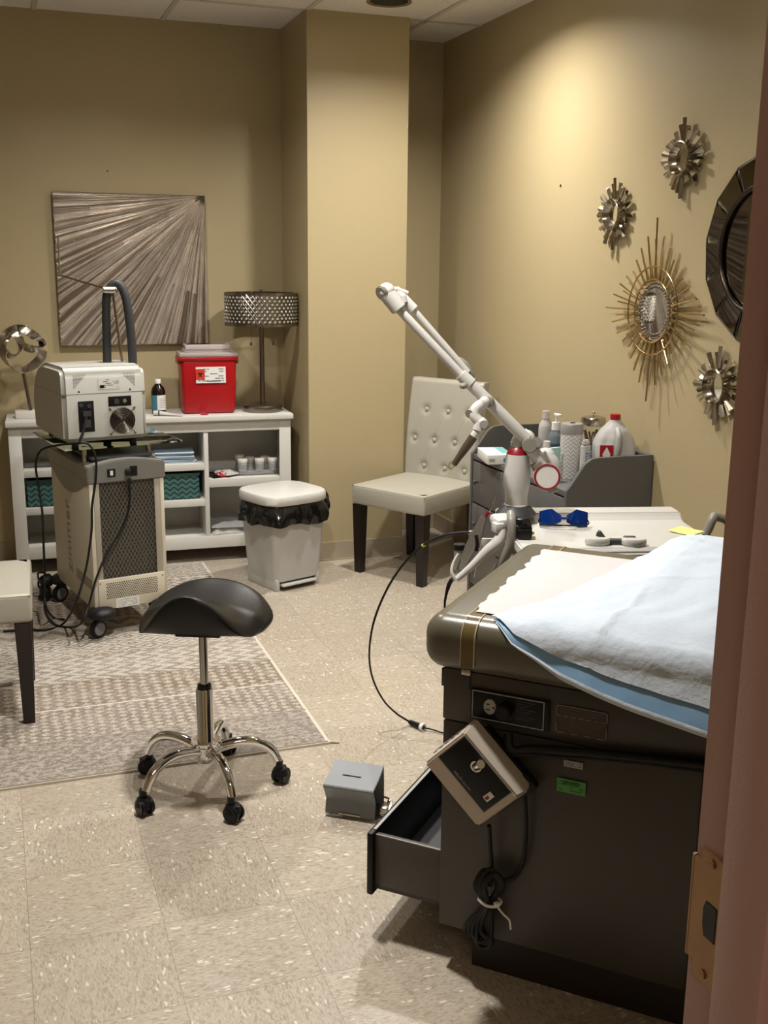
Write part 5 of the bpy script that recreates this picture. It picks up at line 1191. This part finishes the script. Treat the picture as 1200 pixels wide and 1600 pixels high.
def wr(s_,w_,sd):
    return .0014*math.sin(31*s_+17*w_+sd)*math.sin(23*w_-9*s_+sd*2)+.0012*math.sin(61*s_-35*w_+sd+2*math.sin(20*w_))+.0008*math.sin(90*w_+50*s_+sd*3)-.003*abs(math.sin(14*s_+6*w_+1.5*math.sin(11*w_)))**.5
# textured paper strip
r=random.Random(6); edge=[r.uniform(-.0022,.0022)+.004*math.sin(k*.9)+.003*math.sin(k*.37+1) for k in range(60)]
def pap(u,v):
    w_=lerp(.03,.585,v); s0_=.052-.012*v+edge[int(v*56)]; s_=lerp(s0_,1.0,u**1.5); return Vector((s_,w_,.8355+max(0,s_-.6)*.35))
a=MB(); a.grid(40,57,pap,thick=.0006); o=tag(obj('paper_roll_sheet',a,paper_m,recalc=True),'torn-edged white paper strip lying directly on the padded exam table','table paper'); place(o,(.85,1.98,0),TA)
hang=lambda s_: interp(s_,[(.08,.010),(.112,.012),(.162,.052),(.27,.088),(.347,.102),(.42,.112),(.55,.126),(1.0,.17)])
hangb=lambda s_: hang(s_)+interp(s_,[(.1,.0),(.16,.012),(.25,.020),(.4,.030),(.55,.036),(1,.036)])
def s0s(w_): return .100+.255*max(0,w_)/.66+.010*math.sin(w_*11)
def hump(s_,w_):
    k=max(0,min(1,(s_-.20)/.22)); k=k*k*(3-2*k); ww=max(0,min(1,(w_-.0)/.2)); ww=ww*ww*(3-2*ww)
    val=-.030*math.exp(-((s_-.40)/.13)**2-((w_-.17)/.07)**2)+.012*math.exp(-((s_-.42)/.2)**2-((w_-.05)/.05)**2)
    fold=.004*math.exp(-((w_-.26-.25*(s_-.3))/.008)**2)*k+.005*math.exp(-((s_-.33-.15*w_)/.006)**2)*(1 if w_<.25 else .4)
    return .052*k*ww+val*0.8+fold+wr(s_,w_,1)*1.1+.006*k*math.sin(9*s_+7*w_)
a=MB(); drape(a,lambda w_:s0s(w_)+.004,1.0,hangb,.0035,off=.001,bumpf=lambda s_,w_:hump(s_,w_)*.97-.001)
up_=MB(); o=tag(obj('underpad',a,pad_m,recalc=True,ang=80),'blue backing pad showing below the white sheet along the near edge of the exam table','underpad'); place(o,(.85,1.98,0),TA)
def hem(a):
    R_=.053
    def f(u,v):
        s_=lerp(.115,1.0,u); b_=.835-.053-max(0,hangb(s_)-R_*PI/2)
        if hangb(s_)<R_*PI/2:
            t2=max(0,hangb(s_))/R_; w_=.015-R_*math.sin(t2); z_=.835-R_*(1-math.cos(t2))
        else: w_=.015-R_-.50*max(0,hangb(s_)-R_*PI/2); z_=b_
        return Vector((s_,w_-.003-.004*math.sin(v*PI),z_+(.5-v)*.014*min(1,(s_-.1)*6)))
    a.grid(60,4,f,thick=.001)
a=MB(); hem(a); obj('hem',a,sheet_m,o,recalc=True)
a=MB(); drape(a,s0s,1.0,hang,.0075,off=.003,bumpf=hump,sn=110,wn=100); o=tag(obj('disposable_sheet',a,sheet_m,recalc=True,ang=80),'white crumpled disposable sheet draped over the head half of the exam table','sheet'); place(o,(.85,1.98,0),TA)
